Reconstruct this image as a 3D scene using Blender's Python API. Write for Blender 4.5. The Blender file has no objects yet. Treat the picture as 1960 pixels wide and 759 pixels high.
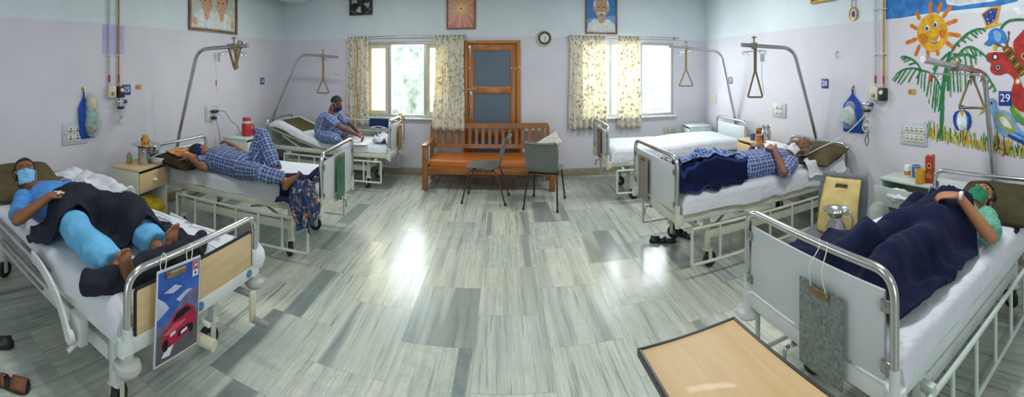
# Hospital ward: six beds facing across a marble-floored room, seen through a cylindrical panorama camera.
import bpy, bmesh, math, random
import numpy as np
from math import sin, cos, pi, atan2, hypot, radians, sqrt
from mathutils import Vector as V, Matrix, noise
from mathutils.bvhtree import BVHTree
from mathutils.geometry import tessellate_polygon

random.seed(7)
SC = bpy.context.scene
COL = SC.collection
CAMH, FPX, XC, Y0 = 1.663, 800.0, 963.0, 132.6      # eye height, pixels per radian, forward column, horizon row
XL, XR, YB, ZC, YR = -3.774, 3.38, 6.46, 2.98, -3.2   # room: left, right, back, ceiling, rear

# ------------------------------------------------------------------ colour / nodes
def lin(c):
    c = c.lstrip('#')
    o = []
    for i in (0, 2, 4):
        x = int(c[i:i+2], 16) / 255
        o.append(x / 12.92 if x <= .04045 else ((x + .055) / 1.055) ** 2.4)
    return o
def C4(c, k=1.0):
    return tuple(min(.92, x * k) for x in lin(c)) + (1,) if isinstance(c, str) else tuple(c) + (1,)

class NT:
    def __init__(s, name):
        s.m = bpy.data.materials.new(name); s.m.use_nodes = True
        s.t = s.m.node_tree; s.t.nodes.clear()
        s.out = s.t.nodes.new('ShaderNodeOutputMaterial')
    def n(s, typ, ins=None, **kw):
        nd = s.t.nodes.new('ShaderNode' + typ)
        for k, v in kw.items(): setattr(nd, k, v)
        for k, v in (ins or {}).items():
            sk = nd.inputs[k]
            if isinstance(v, bpy.types.NodeSocket): s.t.links.new(v, sk)
            else: sk.default_value = v
        return nd
    def math(s, op, a, b=0.0, c=None):
        d = {0: a, 1: b}
        if c is not None: d[2] = c
        return s.n('Math', d, operation=op).outputs[0]
    def mix(s, f, a, b, blend='MIX'):
        nd = s.n('Mix', None, data_type='RGBA', blend_type=blend)
        for k, v in ((0, f), (6, a), (7, b)):
            if isinstance(v, bpy.types.NodeSocket): s.t.links.new(v, nd.inputs[k])
            else: nd.inputs[k].default_value = v
        return nd.outputs[2]
    def pos(s): return s.n('NewGeometry').outputs['Position']
    def obj(s): return s.n('TexCoord').outputs['Object']
    def uv(s): return s.n('TexCoord').outputs['UV']
    def noise(s, vec, scale, detail=3, rough=.5, dist=0):
        return s.n('TexNoise', {'Vector': vec, 'Scale': scale, 'Detail': detail, 'Roughness': rough, 'Distortion': dist})
    def ramp(s, f, stops):
        r = s.n('ValToRGB', {0: f}); e = r.color_ramp.elements
        while len(e) < len(stops): e.new(.5)
        for i, (p, c) in enumerate(stops): e[i].position = p; e[i].color = c
        return r.outputs[0]
    def scale(s, vec, sx, sy, sz):
        return s.n('VectorMath', {0: vec, 1: (sx, sy, sz)}, operation='MULTIPLY').outputs[0]
    def bsdf(s, **k):
        p = s.n('BsdfPrincipled', k); s.t.links.new(p.outputs[0], s.out.inputs[0]); return p
    def bump(s, h, strength=.3, dist=.01):
        return s.n('Bump', {'Height': h, 'Strength': strength, 'Distance': dist}).outputs[0]

MATS = {}
def mat(name, col, rough=.5, metal=0., var=.06, vs=6., bump=0., bs=40., spec=.5, k=1.0, alpha=1., trans=0., coat=0.):
    """plain surface with a little tonal variation and optional fine bump"""
    if name in MATS: return MATS[name]
    t = NT(name); c = C4(col, k)
    o = t.obj()
    nz = t.noise(o, vs, 4, .6).outputs[0]
    dark = tuple(x * (1 - 2 * var) for x in c[:3]) + (1,)
    lite = tuple(min(.95, x * (1 + var)) for x in c[:3]) + (1,)
    base = t.ramp(nz, [(.3, dark), (.7, lite)])
    ins = {'Base Color': base, 'Roughness': rough, 'Metallic': metal, 'Specular IOR Level': spec}
    if alpha < 1: ins['Alpha'] = alpha
    if trans: ins['Transmission Weight'] = trans
    if coat: ins['Coat Weight'] = coat
    if bump:
        ins['Normal'] = t.bump(t.noise(o, bs, 4, .6).outputs[0], bump, .01)
    t.bsdf(**ins)
    MATS[name] = t.m
    return t.m

# ------------------------------------------------------------------ mesh builder
def rotz(a): return Matrix.Rotation(a, 3, 'Z')
def frame_from(d, up=V((0, 0, 1))):
    d = V(d).normalized()
    if abs(d.dot(up)) > .98: up = V((1, 0, 0)) if abs(d.x) < .9 else V((0, 1, 0))
    x = up.cross(d).normalized(); y = d.cross(x).normalized()
    return x, y, d
def fillet(pts, r, n=5):
    """round the corners of an open polyline"""
    P = [V(p) for p in pts]; o = [P[0]]
    for i in range(1, len(P) - 1):
        a, b, c = P[i-1], P[i], P[i+1]
        rr = r[i-1] if isinstance(r, (list, tuple)) else r
        d1, d2 = (a - b), (c - b)
        rr = min(rr, d1.length * .49, d2.length * .49)
        p, q = b + d1.normalized() * rr, b + d2.normalized() * rr
        for k in range(n + 1):
            t = k / n
            o.append(p * (1-t)**2 + b * 2*t*(1-t) + q * t*t)
    o.append(P[-1]); return o
def crom(P, n=6):
    """Catmull-Rom through points"""
    P = [V(p) for p in P]; o = []
    for i in range(len(P) - 1):
        a = P[max(i-1, 0)]; b = P[i]; c = P[i+1]; d = P[min(i+2, len(P)-1)]
        for k in range(n):
            t = k / n
            o.append(.5 * ((2*b) + (c-a)*t + (2*a-5*b+4*c-d)*t*t + (3*b-a-3*c+d)*t*t*t))
    o.append(P[-1]); return o

class MB:
    def __init__(s): s.v = []; s.f = []; s.mi = []; s.m = 0
    def add(s, vs, fs):
        b = len(s.v); s.v.extend(V(p) for p in vs)
        for f in fs: s.f.append(tuple(b + i for i in f)); s.mi.append(s.m)
        return s
    def quad(s, a, b, c, d): return s.add([a, b, c, d], [(0, 1, 2, 3)])
    def box(s, c, d, bev=0., R=None, seg=2):
        c = V(c); hx, hy, hz = d[0]/2, d[1]/2, d[2]/2
        if bev <= 0:
            vs = [V((x*hx, y*hy, z*hz)) for z in (-1, 1) for y in (-1, 1) for x in (-1, 1)]
            fs = [(0,2,3,1),(4,5,7,6),(0,1,5,4),(2,6,7,3),(0,4,6,2),(1,3,7,5)]
        else:
            bm = bmesh.new(); bmesh.ops.create_cube(bm, size=1)
            for v in bm.verts: v.co = V((v.co.x*d[0], v.co.y*d[1], v.co.z*d[2]))
            bmesh.ops.bevel(bm, geom=bm.edges[:], offset=min(bev, min(d)*.49), segments=seg, affect='EDGES', profile=.5)
            bm.verts.index_update()
            vs = [v.co.copy() for v in bm.verts]; fs = [tuple(v.index for v in f.verts) for f in bm.faces]; bm.free()
        if R is not None: vs = [R @ v for v in vs]
        return s.add([v + c for v in vs], fs)
    def tube(s, pts, r, n=10, closed=False, sx=1., sy=1.):
        P = [V(p) for p in pts]; N = len(P)
        if N < 2: return s
        rs = r if isinstance(r, (list, tuple)) else [r] * N
        T = []
        for i in range(N):
            a = P[(i-1) % N] if (closed or i) else P[0]
            b = P[(i+1) % N] if (closed or i < N-1) else P[-1]
            d = b - a
            T.append(d.normalized() if d.length > 1e-9 else V((0, 0, 1)))
        x, y, _ = frame_from(T[0]); vs = []
        for i in range(N):
            if i:
                x = (x - T[i] * x.dot(T[i]))
                x = x.normalized() if x.length > 1e-6 else frame_from(T[i])[0]
                y = T[i].cross(x)
            for k in range(n):
                a = 2*pi*k/n; vs.append(P[i] + x * (cos(a)*rs[i]*sx) + y * (sin(a)*rs[i]*sy))
        fs = []
        for i in range(N if closed else N-1):
            j = (i+1) % N
            for k in range(n):
                q = (k+1) % n; fs.append((i*n+k, i*n+q, j*n+q, j*n+k))
        if not closed:
            fs.append(tuple(range(n-1, -1, -1))); fs.append(tuple((N-1)*n + k for k in range(n)))
        return s.add(vs, fs)
    def cyl(s, a, b, r, r1=None, n=16): return s.tube([a, b], [r, r if r1 is None else r1], n)
    def cap(s, a, b, r0, r1, n=14):
        """capsule with two radii"""
        a, b = V(a), V(b); d = b - a; L = d.length
        u = d.normalized() if L > 1e-7 else V((0, 0, 1)); pts, rs = [], []
        for t in (-80, -55, -28): pts.append(a + u * (r0*sin(radians(t)))); rs.append(r0*cos(radians(t)))
        pts += [a, b]; rs += [r0, r1]
        for t in (28, 55, 80): pts.append(b + u * (r1*sin(radians(t)))); rs.append(r1*cos(radians(t)))
        return s.tube(pts, rs, n)
    def lathe(s, prof, c=(0, 0, 0), n=24, R=None, ring=False):
        c = V(c); vs = []; m = len(prof)
        for r, z in prof:
            for k in range(n):
                a = 2*pi*k/n; p = V((r*cos(a), r*sin(a), z)); vs.append((R @ p if R is not None else p) + c)
        fs = [(i*n+k, i*n+(k+1) % n, (i+1)*n+(k+1) % n, (i+1)*n+k) for i in range(m-1) for k in range(n)]
        if ring: fs += [((m-1)*n+k, (m-1)*n+(k+1) % n, (k+1) % n, k) for k in range(n)]; return s.add(vs, fs)
        if prof[0][0] > 1e-5: fs.append(tuple(range(n-1, -1, -1)))
        if prof[-1][0] > 1e-5: fs.append(tuple((m-1)*n+k for k in range(n)))
        return s.add(vs, fs)
    def ell(s, c, r, R=None, nu=18, nv=12, keep=None):
        c = V(c); vs = []
        for j in range(nv+1):
            th = pi*j/nv
            for i in range(nu):
                ph = 2*pi*i/nu
                d = V((sin(th)*cos(ph), sin(th)*sin(ph), cos(th)))
                p = V((d.x*r[0], d.y*r[1], d.z*r[2])); vs.append((R @ p if R is not None else p) + c)
        fs = []
        for j in range(nv):
            for i in range(nu):
                q = (i+1) % nu
                if keep is not None:
                    th = pi*(j+.5)/nv; ph = 2*pi*(i+.5)/nu
                    if not keep(V((sin(th)*cos(ph), sin(th)*sin(ph), cos(th)))): continue
                if j == 0: fs.append((0, (j+1)*nu+i, (j+1)*nu+q))
                elif j == nv-1: fs.append((j*nu+i, nv*nu, j*nu+q))
                else: fs.append((j*nu+i, (j+1)*nu+i, (j+1)*nu+q, j*nu+q))
        return s.add(vs, fs)
    def prism(s, poly, f, t):
        """polygon (2D list) placed by f(a,b,depth) with thickness t"""
        n = len(poly)
        vs = [f(a, b, 0) for a, b in poly] + [f(a, b, t) for a, b in poly]
        fs = [tuple(range(n-1, -1, -1)), tuple(range(n, 2*n))] + [(i, (i+1) % n, n+(i+1) % n, n+i) for i in range(n)]
        return s.add(vs, fs)
    def loft(s, rings, caps=True, closed=True):
        n = len(rings[0]); vs = [p for r in rings for p in r]; m = len(rings)
        kk = n if closed else n-1
        fs = [(i*n+k, i*n+(k+1) % n, (i+1)*n+(k+1) % n, (i+1)*n+k) for i in range(m-1) for k in range(kk)]
        if caps: fs += [tuple(range(n-1, -1, -1)), tuple((m-1)*n+k for k in range(n))]
        return s.add(vs, fs)
    def mesh(s, name, mats, world=None, smooth=True, ang=38):
        me = bpy.data.meshes.new(name)
        vs = s.v if world is None else [world @ p for p in s.v]
        me.from_pydata([tuple(p) for p in vs], [], s.f)
        for m in (mats if isinstance(mats, (list, tuple)) else [mats]): me.materials.append(m)
        me.polygons.foreach_set('material_index', s.mi)
        bm = bmesh.new(); bm.from_mesh(me)
        loose = [v for v in bm.verts if not v.link_faces]
        if loose: bmesh.ops.delete(bm, geom=loose, context='VERTS')
        bmesh.ops.recalc_face_normals(bm, faces=bm.faces[:]); bm.to_mesh(me); bm.free()
        if smooth:
            me.polygons.foreach_set('use_smooth', [True] * len(me.polygons))
            try: me.set_sharp_from_angle(angle=radians(ang))
            except Exception: pass
        me.update(); return me
    def build(s, name, mats, parent=None, world=False, smooth=True, ang=38):
        """world=True: the coordinates are world ones, brought into the parent's space"""
        W = MW[parent].inverted() if (world and parent is not None) else None
        return link(s.mesh(name, mats, W, smooth, ang), name, parent)

MW = {}                                      # object -> its world matrix (things are never rotated after this)
def link(me, name, parent=None):
    o = bpy.data.objects.new(name, me); COL.objects.link(o)
    if parent is not None: o.parent = parent
    MW[o] = MW[parent].copy() if parent is not None else Matrix.Identity(4)
    return o
def tag(o, label, cat, group=None):
    o['label'] = label; o['category'] = cat
    if group: o['group'] = group
    return o
def thing(name, label, cat, loc=(0, 0, 0), rz=0., group=None):
    o = bpy.data.objects.new(name, None); COL.objects.link(o); o.empty_display_size = .05
    o.location = loc; o.rotation_euler = (0, 0, rz)
    MW[o] = Matrix.Translation(V(loc)) @ Matrix.Rotation(rz, 4, 'Z')
    return tag(o, label, cat, group)
def single(mb, name, mats, label, cat, group=None, loc=None, **k):
    """a thing that is one mesh; its origin goes to loc"""
    if loc is None:
        n = len(mb.v); loc = sum(mb.v, V()) / n; loc.z = min(p.z for p in mb.v)
    me = mb.mesh(name, mats, Matrix.Translation(-V(loc)), **k)
    o = link(me, name); o.location = loc; MW[o] = Matrix.Translation(V(loc))
    return tag(o, label, cat, group)
def struct(mb, name, mats, **k):
    o = mb.build(name, mats, **k); o['kind'] = 'structure'; return o
def text_mesh(s, size, depth=.0008):
    cu = bpy.data.curves.new('lettering', 'FONT'); cu.body = s; cu.size = size; cu.extrude = depth
    cu.align_x = 'CENTER'; cu.align_y = 'CENTER'
    o = bpy.data.objects.new('lettering', cu); COL.objects.link(o)
    dg = bpy.context.evaluated_depsgraph_get(); dg.update()
    me = bpy.data.meshes.new_from_object(o.evaluated_get(dg))
    bpy.data.objects.remove(o); bpy.data.curves.remove(cu)
    return me
def text(s, size, M, name, material, parent, depth=.0008):
    """M: 4x4 placing the text (x right, y up, z out) in the parent's space"""
    me = text_mesh(s, size, depth); me.transform(M); me.materials.clear(); me.materials.append(material); me.name = name
    return link(me, name, parent)
def axes(x, y, z, o):
    m = Matrix.Identity(4)
    for i, a in enumerate((x, y, z)):
        for k in range(3): m[k][i] = a[k]
    for k in range(3): m[k][3] = o[k]
    return m
# ------------------------------------------------------------------ materials of the room
def mat_wall():
    t = NT('wall_paint'); p = t.pos()
    sep = t.n('SeparateXYZ', {0: p}); z = sep.outputs[2]
    wob = t.math('MULTIPLY', t.noise(p, 1.3, 2).outputs[0], .012)
    up = t.math('GREATER_THAN', t.math('ADD', z, wob), 2.169 + .006)
    nz = t.noise(p, 2.2, 4, .6).outputs[0]
    lo = t.ramp(nz, [(.3, C4('#cbc9d1')), (.75, C4('#d6d3da'))])
    hi = t.ramp(nz, [(.3, C4('#cdd8dc')), (.75, C4('#d8e1e4'))])
    c = t.mix(up, lo, hi)
    # scuffs: grey smudges low on the wall
    sc = t.noise(t.scale(p, 3, 3, 1.2), 1.4, 5, .65).outputs[0]
    sm = t.ramp(sc, [(.62, (0, 0, 0, 1)), (.8, (1, 1, 1, 1))])
    c = t.mix(t.math('MULTIPLY', sm, .22), c, C4('#a9a7ae'))
    t.bsdf(**{'Base Color': c, 'Roughness': .55, 'Specular IOR Level': .3,
              'Normal': t.bump(t.noise(p, 28, 4).outputs[0], .06, .01)})
    return t.m
def mat_floor():
    t = NT('marble_tiles'); p = t.pos(); sep = t.n('SeparateXYZ', {0: p})
    # tile columns run into the room: texture x = world y, texture y = world x
    q = t.n('CombineXYZ', {0: t.math('ADD', sep.outputs[1], 7.1075), 1: t.math('ADD', sep.outputs[0], 9.17)}).outputs[0]
    def brick(c1, c2, mortar, ms):
        return t.n('TexBrick', {'Vector': q, 'Color1': c1, 'Color2': c2, 'Mortar': mortar, 'Scale': 1., 'Mortar Size': ms,
                                'Mortar Smooth': .1, 'Bias': 0., 'Brick Width': .685, 'Row Height': .45}, offset=.5, offset_frequency=2)
    b = brick((0, 0, 0, 1), (1, 1, 1, 1), (.5, .5, .5, 1), .0)
    rnd = b.outputs[0]
    off = t.n('VectorMath', {0: rnd, 1: (37.3, 23.1, 11.7)}, operation='MULTIPLY').outputs[0]
    pv = t.n('VectorMath', {0: p, 1: off}, operation='ADD').outputs[0]
    warp = t.n('VectorMath', {0: t.noise(t.scale(pv, 1.5, .8, 1), 1.2, 3).outputs['Color'], 1: (.05, .0, 0)}, operation='MULTIPLY').outputs[0]
    pw = t.n('VectorMath', {0: pv, 1: warp}, operation='ADD').outputs[0]
    s1 = t.noise(t.scale(pw, 13, .5, 1), 1., 7, .68).outputs[0]
    s2 = t.noise(t.scale(pw, 55, 1.6, 1), 1., 5, .65).outputs[0]
    s3 = t.noise(t.scale(pw, 3.2, .12, 1), 1., 2, .4).outputs[0]
    r2 = t.n('SeparateColor', {0: t.n('TexWhiteNoise', {'Vector': off}).outputs['Color']})
    base = t.ramp(s1, [(.30, C4('#9ba5a0')), (.42, C4('#c2c9c0')), (.53, C4('#d6dacf')), (.62, C4('#dee0d4')), (.74, C4('#e5e6db'))])
    dark = t.ramp(s2, [(.33, (1, 1, 1, 1)), (.46, (0, 0, 0, 1))])
    c = t.mix(t.math('MULTIPLY', dark, t.math('MULTIPLY_ADD', r2.outputs[0], .65, .32)), base, C4('#6c7a7d'))
    band = t.ramp(s3, [(.585, (0, 0, 0, 1)), (.61, (1, 1, 1, 1))])
    c = t.mix(t.math('MULTIPLY', band, t.math('MULTIPLY', r2.outputs[1], .95)), c, t.mix(s1, C4('#68767a'), C4('#919d9c')))
    cl = t.noise(t.scale(pv, 5, 4, 1), 1.3, 6, .7, 1.2).outputs[0]
    c = t.mix(t.math('MULTIPLY', t.ramp(cl, [(.46, (1, 1, 1, 1)), (.54, (0, 0, 0, 1))]), t.math('MULTIPLY', r2.outputs[2], .35)), c, C4('#a3adad'))
    tone = t.ramp(rnd, [(0., C4('#d0d8d7')), (.35, C4('#ececE6')), (.7, C4('#f2f0e5')), (1., C4('#d8dfdf'))])
    c = t.mix(.85, c, tone, 'MULTIPLY')
    fine = t.noise(t.scale(pw, 150, 9, 1), 1., 4, .7).outputs[0]
    c = t.mix(t.math('MULTIPLY', t.ramp(fine, [(.36, (1, 1, 1, 1)), (.5, (0, 0, 0, 1))]), .28), c, C4('#8b9794'))
    rare = t.noise(t.scale(pv, 6.0, 3.2, 1), 1., 4).outputs[0]
    rust = t.ramp(rare, [(.66, (0, 0, 0, 1)), (.74, (1, 1, 1, 1))])
    c = t.mix(t.math('MULTIPLY', rust, .4), c, C4('#b39a55'))
    mort = brick((0, 0, 0, 1), (0, 0, 0, 1), (1, 1, 1, 1), .0022).outputs[0]
    c = t.mix(t.math('MULTIPLY', mort, .45), c, C4('#7b7c70'))
    rg = t.ramp(s1, [(.3, (.27, .27, .27, 1)), (.7, (.19, .19, .19, 1))])
    t.bsdf(**{'Base Color': c, 'Roughness': rg, 'Specular IOR Level': .55,
              'Normal': t.bump(t.noise(p, 3.5, 2).outputs[0], .03, .02)})
    return t.m
def mat_wood(name, c1, c2, scale=(2, 30, 30), rough=.4, coat=.15):
    if name in MATS: return MATS[name]
    t = NT(name); o = t.obj()
    n = t.noise(t.scale(o, *scale), 1., 5, .6, .6).outputs[0]
    c = t.ramp(n, [(.28, C4(c1)), (.72, C4(c2))])
    t.bsdf(**{'Base Color': c, 'Roughness': rough, 'Coat Weight': coat, 'Normal': t.bump(n, .08, .005)})
    MATS[name] = t.m; return t.m
def mat_glass():
    t = NT('clear_glass')
    tr = t.n('BsdfTransparent', {'Color': (.93, .96, .96, 1)}); gl = t.n('BsdfGlossy', {'Roughness': .03, 'Color': (1, 1, 1, 1)})
    m = t.n('MixShader', {0: .06, 1: tr.outputs[0], 2: gl.outputs[0]}); t.t.links.new(m.outputs[0], t.out.inputs[0]); return t.m
def mat_frost():
    t = NT('frosted_film'); n = t.noise(t.pos(), 3, 3).outputs[0]
    c = t.ramp(n, [(.3, C4('#f0e6c8')), (.7, C4('#f8f2df'))])
    tl = t.n('BsdfTranslucent', {'Color': c}); df = t.n('BsdfDiffuse', {'Color': c}); tp = t.n('BsdfTransparent', {'Color': (1, .98, .9, 1)})
    a = t.n('MixShader', {0: .25, 1: tl.outputs[0], 2: df.outputs[0]})
    m = t.n('MixShader', {0: .3, 1: a.outputs[0], 2: tp.outputs[0]}); t.t.links.new(m.outputs[0], t.out.inputs[0]); return t.m
def mat_curtain():
    t = NT('floral_curtain'); p = t.uv()
    v1 = t.n('TexVoronoi', {'Vector': t.n('VectorMath', {0: p, 1: t.scale(t.noise(p, 14, 2).outputs['Color'], .06, .06, 0)}, operation='ADD').outputs[0], 'Scale': 15.}, feature='F1')
    fl = t.ramp(v1.outputs[0], [(.14, (1, 1, 1, 1)), (.42, (0, 0, 0, 1))])
    pick = t.n('SeparateColor', {0: v1.outputs['Color']}).outputs[0]
    fcol = t.ramp(pick, [(0., C4('#8a93a0')), (.35, C4('#8f9484')), (.6, C4('#a59c88')), (.8, C4('#c99f58')), (1., C4('#a58b78'))])
    v2 = t.n('TexVoronoi', {'Vector': p, 'Scale': 42.}, feature='F1')
    lf = t.ramp(v2.outputs[0], [(.16, (1, 1, 1, 1)), (.26, (0, 0, 0, 1))])
    vine = t.ramp(t.noise(p, 9, 2, .5, 1.5).outputs[0], [(.47, (0, 0, 0, 1)), (.5, (1, 1, 1, 1)), (.53, (0, 0, 0, 1))])
    c = t.mix(t.math('MULTIPLY', vine, .7), C4('#f3eee0'), C4('#b3b09c'))
    c = t.mix(t.math('MULTIPLY', lf, .7), c, C4('#7f8574'))
    c = t.mix(t.math('MULTIPLY', fl, .95), c, fcol)
    df = t.n('BsdfDiffuse', {'Color': c}); tl = t.n('BsdfTranslucent', {'Color': t.mix(.5, c, C4('#fbf3e0'), 'MULTIPLY')})
    m = t.n('MixShader', {0: .36, 1: df.outputs[0], 2: tl.outputs[0]}); t.t.links.new(m.outputs[0], t.out.inputs[0]); return t.m
def mat_check(name, base, line, dark, nu=31., nv=31.):
    """woven check on the garment's own unwrapped cloth (u along the limb, v around it, in metres)"""
    t = NT(name); wv = t.n('VectorMath', {0: t.noise(t.obj(), 9, 3).outputs['Color'], 1: (.012, .012, 0)}, operation='MULTIPLY').outputs[0]
    sep = t.n('SeparateXYZ', {0: t.n('VectorMath', {0: t.uv(), 1: wv}, operation='ADD').outputs[0]})
    def bands(x, f):
        a = t.math('FRACT', t.math('MULTIPLY', x, f))
        w = t.ramp(t.math('ABSOLUTE', t.math('SUBTRACT', a, .5)), [(.07, (1, 1, 1, 1)), (.13, (0, 0, 0, 1))])
        d = t.math('LESS_THAN', a, .26)
        b = t.math('LESS_THAN', t.math('FRACT', t.math('MULTIPLY', x, f*.5)), .5)
        return w, d, b
    w1, d1, b1 = bands(sep.outputs[0], nu); w2, d2, b2 = bands(sep.outputs[1], nv)
    c = t.mix(t.math('MULTIPLY', t.math('ADD', d1, d2), .5), C4(base), C4(dark))
    c = t.mix(t.math('MULTIPLY', t.math('ADD', b1, b2), .13), c, C4(line))
    c = t.mix(t.math('MULTIPLY', t.math('MAXIMUM', w1, w2), .50), c, C4(line))
    c = t.mix(t.math('MULTIPLY', t.math('MULTIPLY', w1, w2), .6), c, C4('#e4e8f2'))
    t.bsdf(**{'Base Color': c, 'Roughness': .85, 'Specular IOR Level': .15, 'Normal': t.bump(t.noise(t.obj(), 22, 5, .6, .8).outputs[0], .7, .018)})
    return t.m
def mat_sheet(name='bed_linen', col='#d8dce1'):
    t = NT(name); o = t.obj()
    n = t.noise(t.scale(o, 1.5, 1., 1), 4.2, 5, .55, 1.2).outputs[0]; n2 = t.noise(o, 22, 3).outputs[0]
    h = t.math('ADD', n, t.math('MULTIPLY', n2, .3))
    t.bsdf(**{'Base Color': C4(col), 'Roughness': .85, 'Specular IOR Level': .15, 'Normal': t.bump(h, .55, .04)})
    return t.m
def mat_cloth(name, col, bump=.5, scale=12., sheen=.0, stripe=None):
    if name in MATS: return MATS[name]
    t = NT(name); o = t.obj(); n = t.noise(o, scale, 5, .6, .6).outputs[0]
    c = t.ramp(n, [(.3, C4(col, .8)), (.7, C4(col, 1.12))])
    if stripe:
        sx = t.n('SeparateXYZ', {0: o}).outputs[stripe[0]]
        w = t.math('LESS_THAN', t.math('FRACT', t.math('MULTIPLY', sx, stripe[2])), stripe[3])
        c = t.mix(w, c, C4(stripe[1]))
    t.bsdf(**{'Base Color': c, 'Roughness': .92, 'Specular IOR Level': .1, 'Normal': t.bump(n, bump, .02), 'Sheen Weight': sheen})
    MATS[name] = t.m; return t.m

WALL = mat_wall(); FLOOR = mat_floor(); GLASS = mat_glass(); FROST = mat_frost(); CURT = mat_curtain(); SHEET = mat_sheet()
TEAK = mat_wood('teak', '#77481f', '#9c642c', (4, 4, 4), .38, .2)
DOORTEAK = mat_wood('door_teak', '#935722', '#bd7a34', (20, 20, 1.5), .35, .25)
BEECH = mat_wood('beech_laminate', '#c9ac7c', '#d9c092', (3, 26, 26), .45, .05)
STEEL = mat('steel', '#c8c8c6', .24, 1., .05, 8)
WORN = mat('worn_steel', '#a7a7a4', .33, 1., .16, 14)
CREAM = mat('cream_enamel', '#cfd0bd', .42, 0, .07, 9)
WHITEP = mat('white_enamel', '#d3dad6', .38, 0, .05, 6)
PALEG = mat('pale_green_enamel', '#c3d0c6', .4, 0, .06, 6)
PANEL = mat('white_laminate', '#c9d0d2', .35, 0, .03, 3)
BLACKR = mat('black_rubber', '#262626', .7, 0, .1, 20)
BLACKP = mat('black_plastic', '#232325', .4, 0, .08, 10)
GREYP = mat('grey_plastic', '#8d8f90', .45, 0, .05, 6)
WHITEPL = mat('white_plastic', '#dcdccf', .4, 0, .04, 8)
CREAMPL = mat('cream_plastic', '#cfcbb0', .42, 0, .05, 8)
NAVY = mat('navy_sign', '#2a3b86', .4, 0, .04, 8)
WHITEI = mat('white_ink', '#eef0f4', .5, 0, .0, 8)
OLIVE = mat_cloth('olive_pillow', '#5d543c', .5, 14)
BLANKET = mat_cloth('dark_blanket', '#2b2d36', .6, 10, .02)
NAVYBL = mat_cloth('navy_blanket', '#1f2742', .6, 8, .02)
WEB = mat_cloth('tan_webbing', '#8a744f', .3, 60)
ORANGE = mat('orange_leatherette', '#b5651f', .33, 0, .07, 5, .12, 60, coat=.15)

# ------------------------------------------------------------------ shell
mb = MB().box(((XL+XR)/2, (YB+YR)/2, -.05), (XR-XL+.4, YB-YR+.4, .1)); struct(mb, 'floor', FLOOR, smooth=False)
CEIL = mat('ceiling_paint', '#dde4e4', .7, 0, .02, 2)
mb = MB().box(((XL+XR)/2, (YB+YR)/2, ZC+.05), (XR-XL+.4, YB-YR+.4, .1)); struct(mb, 'ceiling', CEIL, smooth=False)
mb = MB().box((-3.37, (YB+YR)/2, (2.80+ZC)/2), (.30, YB-YR, ZC-2.80), .004); struct(mb, 'ceiling_beam', CEIL)
mb = MB().box((XL-.1, (YB+YR)/2, ZC/2), (.2, YB-YR+.4, ZC)); struct(mb, 'wall_left', WALL, smooth=False)
mb = MB().box((XR+.1, (YB+YR)/2, ZC/2), (.2, YB-YR+.4, ZC)); struct(mb, 'wall_right', WALL, smooth=False)
# back wall with two window openings and the door opening
WLX0, WLX1, WRX0, WRX1, WZ0, WZ1 = -2.20, -.80, 1.22, 2.79, .90, 2.10
DX0, DX1, DZ1 = -.61, .27, 2.11
mb = MB()
def wallbox(x0, x1, z0, z1):
    mb.box(((x0+x1)/2, YB+.1, (z0+z1)/2), (x1-x0, .2, z1-z0))
xs = [XL, WLX0, WLX1, DX0, DX1, WRX0, WRX1, XR]
wallbox(xs[0], xs[1], 0, ZC); wallbox(xs[2], xs[3], 0, ZC); wallbox(xs[4], xs[5], 0, ZC); wallbox(xs[6], xs[7], 0, ZC)
for a, b in ((WLX0, WLX1), (WRX0, WRX1)): wallbox(a, b, 0, WZ0); wallbox(a, b, WZ1, ZC)
wallbox(DX0, DX1, DZ1, ZC)
struct(mb, 'wall_back', WALL, smooth=False)
# rear wall behind the viewer, with a wide opening added to let sky light in
mb = MB()
for x0, x1, z0, z1 in ((XL, -1.2, 0, ZC), (1.2, XR, 0, ZC), (-1.2, 1.2, 2.2, ZC)): mb.box(((x0+x1)/2, YR-.1, (z0+z1)/2), (x1-x0, .2, z1-z0))
struct(mb, 'wall_rear', WALL, smooth=False)
SKIRT = mat('skirting_stone', '#9b9077', .4, 0, .1, 7)
mb = MB()
for a, b in ((XL, DX0), (DX1, XR)): mb.box(((a+b)/2, YB-.009, .055), (b-a, .018, .11), .003)
struct(mb, 'baseboard_back', SKIRT)
mb = MB().box((XL+.009, (YB+YR)/2, .055), (.018, YB-YR, .11), .003); struct(mb, 'baseboard_left', SKIRT)
mb = MB().box((XR-.009, (YB+YR)/2, .055), (.018, YB-YR, .11), .003); struct(mb, 'baseboard_right', SKIRT)

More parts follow.
